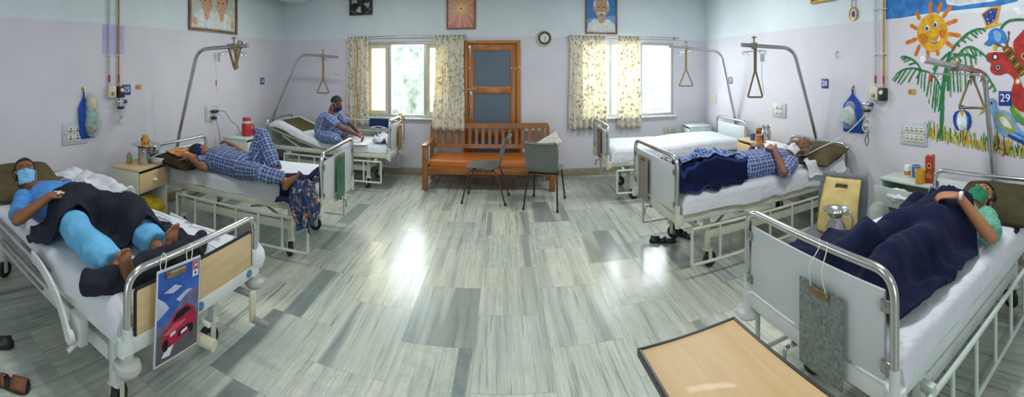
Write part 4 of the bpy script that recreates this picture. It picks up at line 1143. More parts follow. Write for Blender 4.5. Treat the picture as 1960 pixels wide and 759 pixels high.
pillow('pillow', 'olive pillow under the masked head on the bed with the wood-grain footboard', (-3.06, 1.375, .765), (.62, .42, .19), Rb(b, .34), OLIVE, 'olive pillows', seed=2)
# crumpled sheet edge against the wall side
drape('bed_sheet', [((-3.36, 1.64), (-3.38, 2.06)), ((-3.05, 1.72), (-3.05, 2.08)), ((-2.72, 1.86), (-2.70, 2.09)), ((-2.50, 1.94), (-2.50, 2.09))], [b.sheet], SHEET, 'crumpled white sheet bunched on the wall-side edge by the olive pillow and sky-blue shoulder', 'bed sheet', .60, .06, .055, 7, 4, 24, 40, 8)

# -- bed 24: man turned away, one knee raised, cap pulled over the head
b = BEDS[24]
p24 = thing('person', 'person in blue check pyjamas lying with one knee raised and head turned away', 'person', (-2.3, 3.20, .67), 0, 'patients')
h = Human(.87, (-2.90, 3.27, .80), (-.35, .80, .48), (-.86, -.42, .28), (-2.775, 3.225, .775),
          (-2.67, 3.40, .81), (-2.69, 3.04, .765), (-2.53, 3.58, .76), (-2.575, 2.965, .735), (-2.71, 3.56, .86), (-2.79, 2.985, .805),
          (-.8, -.1, .25), (-.9, .10, .12), (.6, .4, .5), (-.1, -.3, 1),
          (-2.24, 3.17, .765), (-2.22, 3.28, .76), (-2.20, 3.07, .755), (-2.19, 3.36, 1.035), (-2.00, 2.985, .785), (-1.925, 3.20, .745), (-1.755, 3.05, .725),
          (.88, -.3, -.12), (.62, .2, .75), (.15, .0, 1), (-.80, -.15, .5), .5, .3, 1.04)
sk24 = skin_mat('warm_brown_skin', '#8f6142')
body24 = h.body(p24, sk24, .0048); s24 = h.shirt(p24, CHECK, .50, .014, .008, True, 4, name='check_shirt'); t24 = h.trousers(p24, CHECK, .90, .008, .012, True, 5, hem=(.072, .072))
h.hair(p24, HAIRB, .30, -.45)
m = MB(); m.ell(h.hp(0, -.012, .026), (.077*h.s+.016, .095*h.s+.016, .088*h.s+.014), h.HM, 36, 24, lambda d: abs(d.z - .05 - .35*d.y) < .42)
o = m.build('head_band', mat_cloth('navy_knit', '#26336a', .5, 60), p24, world=True); s_ = o.modifiers.new('thickness', 'SOLIDIFY'); s_.thickness = .008; o['label'] = 'navy cloth band around the head'
pillow('pillow', 'dark pillow partly under a red and yellow cloth on the bed with the raised knee', (-3.0, 3.22, .735), (.74, .42, .13), Rb(b, .14, .05), mat_cloth('brown_ticking', '#3a3326', .5, 14), seed=4)
t = NT('printed_cotton'); v = t.n('TexVoronoi', {'Vector': t.obj(), 'Scale': 17.}); pk = t.n('SeparateColor', {0: v.outputs['Color']}).outputs[0]
t.bsdf(**{'Base Color': t.ramp(pk, [(0, C4('#b5372f')), (.35, C4('#c96a3a')), (.55, C4('#c9b25a')), (.75, C4('#6f8a58')), (1, C4('#c23b36'))]), 'Roughness': .9}); PRINT = t.m
drape('pillow_cover', [((-3.13, 2.99), (-3.10, 3.24)), ((-2.98, 2.97), (-2.97, 3.25)), ((-2.80, 2.975), (-2.84, 3.15))], [bpy.data.objects['pillow.001'], b.sheet], PRINT, 'red, yellow and green printed cloth spread on the dark pillow under one hand', 'cloth', .66, .006, .008, 9, 3, 24, 24, 2)
# navy blanket and printed cloth left at the foot of bed 24
dr = drape('blanket', [((-1.86, 3.06), (-1.84, 3.16)), ((-1.78, 3.00), (-1.72, 3.45)), ((-1.68, 2.98), (-1.64, 3.66)), ((-1.585, 3.02), (-1.57, 3.72))], [b.sheet], NAVYBL, 'dark navy blanket rolled up against the white footboard with the green clipboard', 'blanket', .50, .035, .055, 7, 3, 40, 34, 6, 'dark blankets')
t = NT('navy_print_cotton'); v = t.n('TexVoronoi', {'Vector': t.n('VectorMath', {0: t.scale(t.obj(), 1, 1, .7), 1: t.scale(t.noise(t.obj(), 18, 3).outputs['Color'], .05, .05, .05)}, operation='ADD').outputs[0], 'Scale': 52.}); pk = t.n('SeparateColor', {0: v.outputs['Color']}).outputs[1]
t.bsdf(**{'Base Color': t.ramp(pk, [(0, C4('#1d2a4c')), (.5, C4('#2a3a62')), (.66, C4('#3c5a7c')), (.74, C4('#b7b7b4')), (.80, C4('#22305a')), (.93, C4('#a5673f')), (1, C4('#3f6478'))]), 'Roughness': .9}); NPRINT = t.m
m = MB(); rows = []
for j in range(22):
    tz = j/21; z = .745 - .36*tz if tz > .12 else .745; 
    row = []
    for i in range(19):
        u = i/18; a = (u-.5)*(.13+.20*sin(pi*min(1, tz*1.15))); f = .02*sin(u*14+tz*3)+.012*sin(u*27)
        row.append(V((-1.565 + a*.9 + .01*tz, 3.085 - .03 - .045*min(1, tz*4) + f*(.4+tz), z + .012*sin(u*9+2) - .05*(abs(u-.5))*tz)))
    rows.append(row)
m.loft(rows, caps=False, closed=False)
o = single(m, 'printed_cloth', NPRINT, 'navy printed cloth hanging over the bed corner beside the white footboard', 'cloth', ang=180); s_ = o.modifiers.new('thickness', 'SOLIDIFY'); s_.thickness = .012

# -- bed 26: man sitting cross-legged, bent over his hands
b = BEDS[26]
p26 = thing('person', 'person in blue check clothes sitting cross-legged on the bed by the window, navy mask', 'person', (-2.40, 5.62, .62), 0, 'patients')
h = Human(.86, (-2.36, 5.60, 1.165), (.84, -.14, -.52), (.52, -.05, .85), (-2.43, 5.60, 1.055),
          (-2.45, 5.78, .985), (-2.42, 5.42, .985), (-2.22, 5.86, .83), (-2.19, 5.40, .84), (-2.03, 5.66, .745), (-2.00, 5.50, .745),
          (.75, -.30, -.45), (.75, .25, -.45), (.4, .2, .9), (.4, -.1, .9),
          (-2.56, 5.60, .70), (-2.52, 5.70, .69), (-2.52, 5.50, .69), (-2.26, 5.96, .72), (-2.26, 5.30, .715), (-2.22, 5.62, .665), (-2.30, 5.52, .655),
          (.3, -.8, -.05), (-.1, .85, -.05), (.5, 0, .8), (.4, -.2, .8), .7, .7, 1.06, chest=(-2.55, 5.60, .86))
body26 = h.body(p26, skin_mat('dark_brown_skin', '#6b4431'), .0048); h.shirt(p26, CHECK_L, .72, .016, .008, True, 7, name='check_shirt'); h.trousers(p26, CHECK_L, .80, .014, .008, True, 8)
h.hair(p26, HAIRB, .36, -.5, .008); h.brows(p26, HAIRB); h.eyes(p26); h.mask(p26, mat_cloth('navy_mask', '#2b3672', .3, 40), label='navy cloth mask', strap='#e2e2e2')
pillow('pillow', 'olive pillow lying on the raised backrest behind the seated person', (-3.05, 5.80, .765+.045), (.50, .44, .05), Rb(b, .34, -.12), OLIVE, 'olive pillows', seed=5)
m = MB().box((-1.98, 5.48, .632), (.26, .22, .008), .002, rotz(.3)); m.box((-1.92, 5.52, .6385), (.16, .12, .004), .001, rotz(.5)); 
single(m, 'paper_sheets', mat('paper', '#e8ebf0', .7), 'white papers on the bed in front of the seated person', 'paper')
drape('bed_sheet', [((-1.82, 5.60), (-1.82, 6.10)), ((-1.70, 5.55), (-1.70, 6.15)), ((-1.58, 5.58), (-1.58, 6.12))], [b.sheet], SHEET, 'crumpled white sheet heaped by the footboard beyond the seated person', 'bed sheet', .60, .03, .07, 8, 4, 30, 22, 12)

# -- bed 28: grey-haired man on his back, hands clasped over the chest
b = BEDS[28]
p28 = thing('person', 'person in blue check shirt lying on back with clasped hands, white mask on chin', 'person', (2.1, 3.25, .69), 0, 'patients')
h = Human(.93, (2.78, 3.22, .865), (-.55, -.32, .78), (.80, -.10, .55), (2.64, 3.235, .79),
          (2.52, 3.05, .785), (2.55, 3.43, .785), (2.33, 2.93, .745), (2.36, 3.55, .76), (2.34, 3.08, .925), (2.29, 3.36, .925),
          (-.10, .85, .16), (.02, -.8, .22), (-.45, .0, .9), (-.45, .0, .9),
          (2.05, 3.24, .775), (2.02, 3.15, .765), (2.02, 3.34, .765), (1.68, 3.14, .82), (1.70, 3.36, .83), (1.44, 3.13, .74), (1.44, 3.36, .74),
          (-.2, -.15, 1), (-.2, .1, 1), (1, 0, .1), (1, 0, .1), .75, .75, 1.05)
body28 = h.body(p28, skin_mat('olive_brown_skin', '#8d6248'), .0044); s28 = h.shirt(p28, CHECK_L, .95, .018, .009, True, 10, name='check_shirt'); t28 = h.trousers(p28, CHECK_L, .9, .018, .010, True, 11)
h.hair(p28, HAIRG, .20, -.55, .016, .007); h.brows(p28, HAIRG); h.mask(p28, mat_cloth('white_mask', '#dfe3e4', .3, 40), dz=-.022, full=False, label='white mask pulled down to the chin')
nv28 = drape('blanket', [((1.335, 2.985), (1.34, 3.26)), ((1.50, 2.97), (1.52, 3.20)), ((1.68, 2.97), (1.72, 3.14)), ((1.86, 2.99), (1.90, 3.11)), ((2.02, 3.03), (2.04, 3.09))], [b.sheet, t28, body28], mat_cloth('navy_striped_blanket', '#161d3c', .7, 8, .02, (1, '#2f3d72', 9., .14)), 'navy striped cloth over the legs of the white-masked person', 'blanket', .66, .014, .045, 8, 8, 50, 60, 13)
drape('check_cloth', [((1.345, 3.14), (1.345, 3.36)), ((1.6, 3.08), (1.6, 3.52)), ((1.80, 3.07), (1.80, 3.48)), ((1.98, 3.10), (1.98, 3.42))], [t28, b.sheet, nv28, body28], mat_check('check_lungi', '#31529a', '#bfcae6', '#1e2f62', 29, 29), 'blue check cloth spread over the knees of the white-masked person', 'cloth', .66, .024, .028, 8, 7, 46, 54, 15)
o = bpy.data.objects['check_cloth']; l = o.data.uv_layers.new(name='UVMap')
for lp in o.data.loops: p = o.data.vertices[lp.vertex_index].co; l.data[lp.index].uv = (p.x, p.y)
pillow('pillow', 'olive pillow under the white-masked head, against the white headboard', (2.98, 3.32, .775), (.78, .42, .17), Rb(b, .25, .1), OLIVE, 'olive pillows', seed=7)
pillow('pillow', 'small white pillow showing behind the clasped hands of the white-masked person', (2.66, 3.60, .80), (.40, .30, .13), Rb(b, .3), mat_cloth('white_pillow', '#dcdee2', .4, 10), seed=8)
drape('bed_sheet', [((2.70, 2.99), (2.72, 3.12)), ((2.95, 2.97), (2.97, 3.20)), ((3.22, 2.98), (3.24, 3.30))], [b.sheet], SHEET, 'crumpled white sheet edge below the olive pillow of the white-masked person', 'bed sheet', .55, .03, .06, 8, 4, 22, 34, 14)

# -- bed 29: woman on her back under a navy blanket, one hand on top
b = BEDS[29]
p29 = thing('person', 'person in green gown and green mask lying under a navy blanket', 'person', (2.0, 1.27, .655), 0, 'patients')
h = Human(.90, (2.53, 1.155, .805), (-.42, -.10, .90), (.88, -.02, .42), (2.41, 1.175, .77),
          (2.29, 1.00, .775), (2.31, 1.36, .775), (2.10, .895, .745), (2.08, 1.50, .745), (2.045, 1.065, .965), (1.98, 1.36, .84),
          (-.28, .75, .02), (-.2, -.7, .12), (-.25, .10, 1), (-.2, 0, 1),
          (1.88, 1.22, .745), (1.86, 1.14, .735), (1.86, 1.32, .735), (1.60, 1.14, .765), (1.60, 1.38, .775), (1.35, 1.14, .72), (1.35, 1.40, .72),
          (-.5, 0, .8), (-.5, 0, .8), (.8, 0, .5), (.8, 0, .5), .35, .3, .95)
body29 = h.body(p29, skin_mat('light_brown_skin', '#a8734f'), .0040)
t = NT('mint_print_cotton'); v = t.n('TexVoronoi', {'Vector': t.obj(), 'Scale': 60.}); e = t.ramp(v.outputs[0], [(.2, C4('#86bda8')), (.5, C4('#5c9f8a'))])
t.bsdf(**{'Base Color': e, 'Roughness': .9, 'Normal': t.bump(t.noise(t.obj(), 16, 4).outputs[0], .5, .02)}); MINT = t.m
s29 = h.shirt(p29, MINT, .85, .020, .009, False, 16, name='hospital_gown'); t29 = h.trousers(p29, MINT, .8, .012, .006, False, 17)
h.hair(p29, HAIRB, .26, -.75, .014, .005); h.brows(p29, HAIRB); h.mask(p29, mat_cloth('green_mask', '#2f7d5d', .3, 40), label='dark green mask')
m = MB()                                                    # long hair spread on the pillow and over the near shoulder
for i in range(9):
    a = -.9 + .2*i; st = h.hp(.05*sin(a)*-1, -.09, -.01+.04*cos(a)); m.tube(crom([st, st + V((.05+.02*cos(a), -.06+.02*i*.2-.02, -.045)), st + V((.02-.02*i*.3, -.13-.012*i, -.09)), st + V((-.05-.02*i*.4, -.15-.01*i, -.105))], 5), ([.022]*5 + [.019]*5 + [.013]*5 + [.006]), 8)
me = remesh(m, .008, 2); displace(me, .005, 40, 3, True); finish(me, 'loose_hair', HAIRB, p29)
MB().tube([h.wrL + V((0, -.005, 0)) - h.hdL.normalized()*.018, h.wrL - h.hdL.normalized()*.004], .0275, 16).build('wrist_band', mat('white_band', '#d9d5cf', .6), p29, world=True)
drape('blanket', [((1.285, .965), (1.285, 1.76)), ((1.45, .93), (1.42, 1.79)), ((1.66, .93), (1.66, 1.77)), ((1.86, .93), (1.88, 1.72)), ((2.04, .95), (2.12, 1.62)), ((2.20, 1.05), (2.32, 1.46))], [b.sheet, s29, t29], mat_cloth('deep_navy_blanket', '#171d38', .7, 7, .05), 'navy blanket spread over the person in the green gown', 'blanket', .655, .016, .05, 4.6, 10, 76, 84, 18, 'dark blankets', dirs=(1.5, .9))
pillow('pillow', 'dark olive pillow under the green-masked head', (2.70, 1.10, .735), (.66, .44, .17), Rb(b, .24), mat_cloth('dark_olive_pillow', '#4a4530', .5, 14), 'olive pillows', seed=9)
# her free hand must lie on top of the blanket
# ------------------------------------------------------------------ things on the walls (local frame: x to the right, z up, -y out of the wall)
RZ = {'left': pi/2, 'right': -pi/2, 'back': 0.}
def wloc(wall, a, z, d=0.):
    return {'left': (XL + d, a, z), 'right': (XR - d, a, z), 'back': (a, YB - d, z)}[wall]
def wthing(name, label, cat, wall, a, z, d=0., group=None): return thing(name, label, cat, wloc(wall, a, z, d), RZ[wall], group)
class Flat(MB):
    """flat shapes in layers a hair's breadth apart; x right, z up"""
    def __init__(s, base=.002): super().__init__(); s.base = base; s.lay = 0
    def y(s): return -(s.base + s.lay*.00012)
    def poly(s, pts, m=0):
        s.m = m; y = s.y()
        tri = tessellate_polygon([[V((a, b_, 0)) for a, b_ in pts]])
        s.add([(a, y, b_) for a, b_ in pts], [tuple(q) for q in tri]); s.lay += 1; return s
    def blob(s, pts, m=0):
        n = len(pts); P = [V((a, b_, 0)) for a, b_ in pts]; c = crom([P[-1]] + P + [P[0], P[1]], 4)[4:-4]
        return s.poly([(p.x, p.y) for p in c[:-1]], m)
    def disc(s, cx, cz, rx, rz, m=0, n=28, rot=0.): 
        return s.poly([(cx + rx*cos(a)*cos(rot) - rz*sin(a)*sin(rot), cz + rx*cos(a)*sin(rot) + rz*sin(a)*cos(rot)) for a in np.linspace(0, 2*pi, n, endpoint=False)], m)
    def stroke(s, pts, w, m=0, taper=.25, smooth=True):
        P = crom([(a, 0, b_) for a, b_ in pts], 5) if smooth and len(pts) > 2 else [V((a, 0, b_)) for a, b_ in pts]
        if len(P) == 2: P = [P[0].lerp(P[1], k/4) for k in range(5)]
        s.m = m; y = s.y(); N = len(P); vs = []
        for i, p in enumerate(P):
            d = (P[min(i+1, N-1)] - P[max(i-1, 0)]); d = d.normalized() if d.length > 1e-9 else V((1, 0, 0)); nn = V((-d.z, 0, d.x))
            t = i/(N-1); ww = w*.5*(taper + (1-taper)*min(1, 5*t, 5*(1-t)+.25))*(1+.15*sin(i*2.3))
            vs += [V((p.x, y, p.z)) + nn*ww, V((p.x, y, p.z)) - nn*ww]
        s.add(vs, [(2*i, 2*i+1, 2*i+3, 2*i+2) for i in range(N-1)]); s.lay += 1; return s
def flatmat(name, col, var=.12, vs=14, rough=.7): return mat(name, col, rough, 0, var, vs, spec=.2)
def rect_frame(m, w, h, t, d, prof=.008):
    for x, z, a, c in ((0, -h/2+t/2, w, t), (0, h/2-t/2, w, t), (-w/2+t/2, 0, t, h-2*t), (w/2-t/2, 0, t, h-2*t)): m.box((x, -d/2, z), (a, d, c), .004)
FRAMEW = mat_wood('dark_frame', '#5f3a1e', '#8a5a2c', (20, 20, 20), .35, .3); GOLD = mat('gilt', '#b18a3a', .4, .5, .12, 30)
# baby picture
w, h = 1.06, .70; t = wthing('framed_picture', 'wood-framed picture of two babies in white', 'picture', 'left', 4.55, 2.185 + h/2, .001, 'framed pictures on the walls')
m = MB(); rect_frame(m, w, h, .035, .03); m.build('picture_frame', FRAMEW, t)
f = Flat(.006); P_ = [flatmat('print_backdrop', '#c3c9c0'), flatmat('print_baby_skin', '#d0a486', .06), flatmat('print_white', '#dfe1de'), flatmat('print_hair', '#3a2a22'), flatmat('print_blush', '#c8907a', .04)]
f.poly([(-w/2+.03, -h/2+.03), (w/2-.03, -h/2+.03), (w/2-.03, h/2-.03), (-w/2+.03, h/2-.03)], 0)
for cx, tl in ((-.16, .14), (.17, -.14)):
    f.poly([(cx-.30, -.29), (cx+.27, -.29), (cx+.22, -.12), (cx+.10, -.05), (cx-.12, -.05), (cx-.25, -.13)], 2)
    f.disc(cx, -.10, .055, .09, 1); f.disc(cx-tl*.10, .12, .128, .16, 3, rot=tl); f.disc(cx, .07, .122, .165, 1, rot=tl)
    for k in (-1, 1): f.disc(cx+.05*k+tl*.12, .075, .015, .011, 3); f.stroke([(cx+.03*k+tl*.12, .105), (cx+.05*k+tl*.12, .112), (cx+.07*k+tl*.12, .104)], .007, 4); f.disc(cx+.078*k+tl*.12, .02, .024, .018, 4)
    f.disc(cx+tl*.14, .035, .015, .012, 4); f.disc(cx+tl*.15, -.022, .028, .010, 4)
for cx in (-.40, .42): f.disc(cx, -.22, .045, .055, 1)
f.build('print', P_, t)
# sunburst print
def framed(label, a0, a1, z0, hh, wall='back', t_=.022, mats=FRAMEW):
    w = a1-a0; t = wthing('framed_picture', label, 'picture', wall, (a0+a1)/2, z0+hh/2, .001, 'framed pictures on the walls')
    m = MB(); rect_frame(m, w, hh, t_, .028); m.build('picture_frame', mats, t); return t, w, hh
t, w, h = framed('wood-framed pink picture of a glowing star burst', -.877, -.425, 2.285, .60)
nt = NT('radiant_print'); sp = nt.n('SeparateXYZ', {0: nt.obj()}); x, z = sp.outputs[0], sp.outputs[2]; z = nt.math('SUBTRACT', z, .02)
rr = nt.math('SQRT', nt.math('ADD', nt.math('MULTIPLY', x, x), nt.math('MULTIPLY', z, z))); an = nt.math('ARCTAN2', z, x)
ray = nt.math('POWER', nt.math('ABSOLUTE', nt.math('SINE', nt.math('ADD', nt.math('MULTIPLY', an, 8.), nt.math('MULTIPLY', nt.math('SINE', nt.math('MULTIPLY', an, 5.)), .8)))), 5.)
glow = nt.math('DIVIDE', .055, nt.math('ADD', rr, .03)); g2 = nt.math('MINIMUM', nt.math('ADD', glow, nt.math('MULTIPLY', ray, .22)), 1.)
c = nt.ramp(g2, [(.10, C4('#c0675c')), (.30, C4('#d29086')), (.48, C4('#dba87c')), (.75, C4('#e8c476')), (.95, C4('#f0d58e'))])
core = nt.math('LESS_THAN', rr, .020); c = nt.mix(core, c, C4('#b06a78'))
nt.bsdf(**{'Base Color': c, 'Roughness': .25, 'Specular IOR Level': .5}); 
MB().box((0, -.008, 0), (w-.03, .004, h-.03)).build('print', nt.m, t)
# portrait of an old man
t, w, h = framed('wood-framed portrait of an old man in white on blue ground', 1.284, 1.805, 2.225, .70, t_=.024)
f = Flat(.006); P_ = [flatmat('print_blue', '#4f86c4'), flatmat('print_pale_skin', '#c9a083'), flatmat('print_white', '#dfe1de'), flatmat('print_moustache', '#d9dbdc'), flatmat('print_brow', '#6d4a36'), flatmat('print_pale_blue', '#7fa9d6')]
f.poly([(-w/2+.02, -h/2+.02), (w/2-.02, -h/2+.02), (w/2-.02, h/2-.02), (-w/2+.02, h/2-.02)], 0); f.poly([(-w/2+.02, -h/2+.02), (w/2-.02, -h/2+.02), (w/2-.02, -.05), (-w/2+.02, -.12)], 5)
f.poly([(-.235, -.325), (.235, -.325), (.22, -.19), (.12, -.12), (-.12, -.12), (-.21, -.19)], 2); f.disc(0, -.11, .06, .07, 1)
f.disc(0, .10, .128, .165, 2); f.disc(0, .05, .108, .150, 1); f.disc(0, .18, .10, .045, 1)
for k in (-1, 1): f.disc(.042*k, .075, .024, .008, 4); f.disc(.12*k, .05, .018, .035, 1); f.stroke([(.0, -.012), (.04*k, -.018), (.07*k, -.038)], .026, 3)
f.disc(0, .02, .020, .034, 4, rot=0); f.disc(0, .024, .017, .034, 1); f.disc(0, -.045, .03, .008, 4); f.build('print', P_, t)
# gilt picture high on the right wall
t, w, h = framed('gilt-framed picture high above the painted number 28', 3.29, 3.71, 2.445, .40, 'right', .03, GOLD)
MB().box((0, -.006, 0), (w-.05, .004, h-.05)).build('print', flatmat('print_rose', '#c98d86'), t)
# clock
t = wthing('wall_clock', 'round wall clock with black numeral ring and cream rim', 'clock', 'back', .64, 2.146, .001)
Rx = Matrix.Rotation(pi/2, 3, 'X')
MB().lathe([(.001, 0), (.122, 0), (.126, .012), (.120, .030), (.108, .032), (.104, .022), (.001, .020)], (0, 0, 0), 40, Rx).build('clock_case', mat('clock_cream', '#d9d6bb', .35), t)
MB().lathe([(.068, .0215), (.104, .0235), (.104, .025), (.068, .025)], (0, 0, 0), 40, Rx, ring=True).build('numeral_ring', mat('clock_black', '#1f2420', .35), t)
MB().lathe([(.001, .0225), (.068, .0225), (.068, .0235), (.001, .0235)], (0, 0, 0), 40, Rx).build('dial', mat('clock_dial', '#d3d8c4', .4), t)
for i in range(1, 13):
    a = pi/2 - i*pi/6; text(str(i), .026, axes((1, 0, 0), (0, 0, 1), (0, -1, 0), (.086*cos(a), -.0255, .086*sin(a))), 'numeral', mat('clock_gold', '#d9c98a', .4), t)
f = Flat(.026); f.stroke([(0, 0), (.030, .018)], .008, 0, .6); f.build('hour_hand', BLACKP, t); f = Flat(.028); f.stroke([(0, 0), (.012, -.056)], .006, 0, .6); f.build('minute_hand', BLACKP, t)
# exhaust fan
t = wthing('exhaust_fan', 'black square exhaust fan high on the back wall', 'fan', 'back', -2.278, 2.745, .001)
m = MB(); rect_frame(m, .39, .39, .022, .05); 
m.tube([(.172*cos(a), -.045, .172*sin(a)) for a in np.linspace(0, 2*pi, 36, endpoint=False)], .013, 8, True)
for sx in (-1, 1):
    for sz in (-1, 1): m.prism([(sx*.19, sz*.19), (sx*.19, sz*.09), (sx*.09, sz*.19)], lambda a, z, d: V((a, -.03-d, z)), .008)
m.build('fan_frame', BLACKP, t)
MB().box((0, -.003, 0), (.36, .004, .36)).build('back_plate', mat('pale_backing', '#cfd4d2', .4), t)  # grey-white plate filling the frame behind the blades
MB().lathe([(.001, .03), (.055, .03), (.06, .045), (.05, .062), (.001, .066)], (0, 0, 0), 24, Rx).build('hub', BLACKP, t)
for i in range(4):
    a = .5 + i*pi/2; d = V((cos(a), 0, sin(a))); q = V((-sin(a), 0, cos(a))); m = MB()
    m.loft([[V((0, -.04, 0)) + d*r_ + q*(w_*k) + V((0, -.018*k, 0)) + V((0, dy, 0)) for k, dy in ((-1, 0), (1, 0), (1, .003), (-1, .003))] for r_, w_ in ((.05, .025), (.10, .058), (.155, .066))])
    m.build('blade', BLACKP, t)
# bed number plates
def plate(s, wall, a0, a1, z0, z1, label):
    t = wthing('number_plate', label, 'sign', wall, (a0+a1)/2, (z0+z1)/2, .001, 'blue bed number plates'); w, h = abs(a1-a0), z1-z0
    MB().box((0, -.003, 0), (w, .006, h), .001).build('plate', NAVY, t)
    text(s, h*.78, axes((1, 0, 0), (0, 0, 1), (0, -1, 0), (0, -.0065, 0)), 'number', WHITEI, t); return t
plate('25', 'left', 2.925, 3.045, 1.37, 1.488, 'blue plate with white number 25')
plate('26', 'left', 5.75, 5.865, 1.415, 1.525, 'blue plate with white number 26')
plate('27', 'right', 5.53, 5.64, 1.44, 1.54, 'blue plate with white number 27')
plate('28', 'right', 3.425, 3.54, 1.445, 1.552, 'blue plate with white number 28')
plate('29', 'right', 1.246, 1.368, 1.35, 1.474, 'blue plate with white number 29 among the wall painting')
# switch and socket boards
PLATE = mat('pale_blue_board', '#b9c2c9', .45, 0, .03, 8); MOD = mat('socket_ivory', '#d9d9c8', .4); SLOT = mat('socket_slot', '#55564e', .6)
def board(label, wall, a0, a1, z0, z1, nx, nz, pl=PLATE, fill=.62, off=0., nm='socket_board'):
    t = wthing(nm, label, 'socket', wall, (a0+a1)/2, (z0+z1)/2, .001, 'wall socket boards'); w, h = abs(a1-a0), z1-z0
    MB().box((0, -.006, 0), (w, .012, h), .003).build('plate', pl, t)
    mw, mh = w*fill/nx, h*.72/nz
    for i in range(nx):
        for j in range(nz):
            x, z = off*w + (i-(nx-1)/2)*mw, (j-(nz-1)/2)*mh; q = MB().box((x, -.015, z), (mw*.9, .008, mh*.9), .002); q.m = 1; ss = min(mw, mh)*.13
            for dx, dz in ((0, .22), (-.2, -.12), (.2, -.12)): q.lathe([(.001, 0), (ss, 0), (ss, .0012), (.001, .0012)], (x+dx*mw*.7, -.019, z+dz*mh), 10, Rx)
            q.build('socket', [MOD, SLOT], t)
    for sx in (-1, 1): MB().lathe([(.001, 0), (.006, 0), (.006, .002), (.001, .002)], (sx*w*.44, -.012, 0), 10, Rx).build('screw', WORN, t)
    return t
board('blue-grey socket board beside the blue hanging bag of bed 25', 'left', 2.14, 2.445, .875, 1.095, 2, 2, fill=.55, off=-.06)
board('small socket plate with two black plugs above bed 24', 'left', 4.36, 4.62, .94, 1.155, 2, 2, fill=.7)
board('socket plate low on the wall below the navy cloth', 'back', -2.27, -2.02, .60, .70, 3, 1, mat('cream_board_plate', '#c3c0b4', .5))
board('socket plate low on the wall beside the corner locker', 'back', 2.60, 2.83, .61, .71, 2, 1, mat('cream_board_plate', '#c3c0b4', .5))
board('cream switch plate in the corner behind number plate 27', 'right', 6.04, 6.24, 1.09, 1.25, 1, 1, mat('cream_blank', '#d3cfc3', .5), .3)
board('square socket board on the wall between number plates 27 and 28', 'right', 4.20, 4.48, 1.035, 1.22, 2, 2, fill=.5)
board('double-row socket board above the juice carton', 'right', 2.10, 2.405, .93, 1.15, 4, 2, fill=.72, off=.05)
# pipes and gas outlets
GPIPE = mat('grey_pipe', '#b3b8bb', .4, .1); YPIPE = mat('yellow_pipe', '#b48a28', .4); RED = mat('red_tag', '#a8353c', .5)
def gas(wall, ag, ay, box_y, labs, fl):
    sgn = 1 if wall == 'left' else -1
    for a, mt, lb, nm in ((ag, GPIPE, labs[0], 'oxygen'), (ay, YPIPE, labs[1], 'air')):
        t = wthing('gas_pipe', lb, 'pipe', wall, a, 1.50, 0, 'wall gas pipes')
        MB().tube([(0, -.022, -.03), (0, -.022, ZC-1.50)], .0095 if mt is GPIPE else .011, 12).build('pipe', mt, t)
        for z in (1.82, 2.28):
            m = MB().box((0, -.012, z-1.5), (.055, .024, .016), .003); m.tube([(-.018, -.022, z-1.5), (-.018, -.036, z-1.5), (.018, -.036, z-1.5), (.018, -.022, z-1.5)], .004, 6); m.build('pipe_clip', WHITEPL, t)
        MB().cyl((0, -.022, .02), (0, -.022, .10), .012).build('marker_sleeve', RED, t)
    t = wthing('gas_outlet', labs[2], 'gas outlet', wall, box_y[0], 1.415, 0, 'wall gas outlets'); MB().box((0, -.03, 0), (.105, .06, .135), .012).build('housing', CREAMPL, t); MB().lathe([(.001, 0), (.022, 0), (.018, .02), (.001, .02)], (.0, -.06, -.02), 16, Rx).build('port', WORN, t)
    t = wthing('gas_outlet', labs[3], 'gas outlet', wall, box_y[1], 1.41, 0, 'wall gas outlets'); MB().box((0, -.032, 0), (.09, .064, .13), .014).build('housing', BLACKP, t); MB().lathe([(.001, 0), (.024, 0), (.020, .012), (.001, .012)], (.0, -.064, .02), 16, Rx).build('port', WHITEPL, t)
    t = wthing('flow_meter', labs[4], 'flow meter', wall, fl, 1.20, 0)
    m = MB().cyl((-.05, -.06, .10), (.06, -.06, .10), .014); m.cyl((0, -.06, .13), (0, -.06, .05), .018); m.cyl((0, -.0, .10), (0, -.06, .10), .012)
    m.build('valve', STEEL, t); MB().cyl((.045, -.06, .10), (.075, -.06, .10), .022).build('dial_knob', mat('blue_knob', '#2a3f8c', .4), t)
    MB().box((0, -.06, .035), (.075, .045, .03), .006).build('meter_cap', BLACKP, t)
    MB().cyl((0, -.06, .02), (0, -.06, -.10), .018).build('meter_tube', mat('clear_tube', '#cfd6da', .15, 0, .03, 8, alpha=.55), t); MB().box((0, -.06, -.115), (.05, .04, .03), .006).build('meter_base', WHITEPL, t); MB().ell((0, -.06, -.07), (.012, .012, .016)).build('float', BLACKP, t)
    return t
gas('left', 2.727, 2.86, (2.75, 2.875), ('thin grey gas pipe left of the number 25 plate', 'yellow gas pipe beside the number 25 plate', 'cream gas outlet box next to number plate 25', 'black gas outlet box touching number plate 25', 'small flow meter hanging under the outlets at number plate 25'), 2.86)
fm = gas('right', 2.715, 2.607, (2.715, 2.61), ('thin grey gas pipe between blue hanging bag and painted wall', 'yellow gas pipe along the edge of the painted sky', 'cream gas outlet box beside the painted palm wall', 'black gas outlet box beside the painted palm wall', 'flow meter with coiled white tubing beside the blue hanging bag'), 2.80)
m = MB(); m.tube(crom([(0, -.06, -.09), (.04, -.07, -.13), (.0, -.075, -.18), (-.05, -.07, -.15), (-.02, -.07, -.08), (.05, -.08, -.05), (.06, -.075, -.13)], 8), .006, 8); m.build('coiled_tube', WHITEPL, fm)
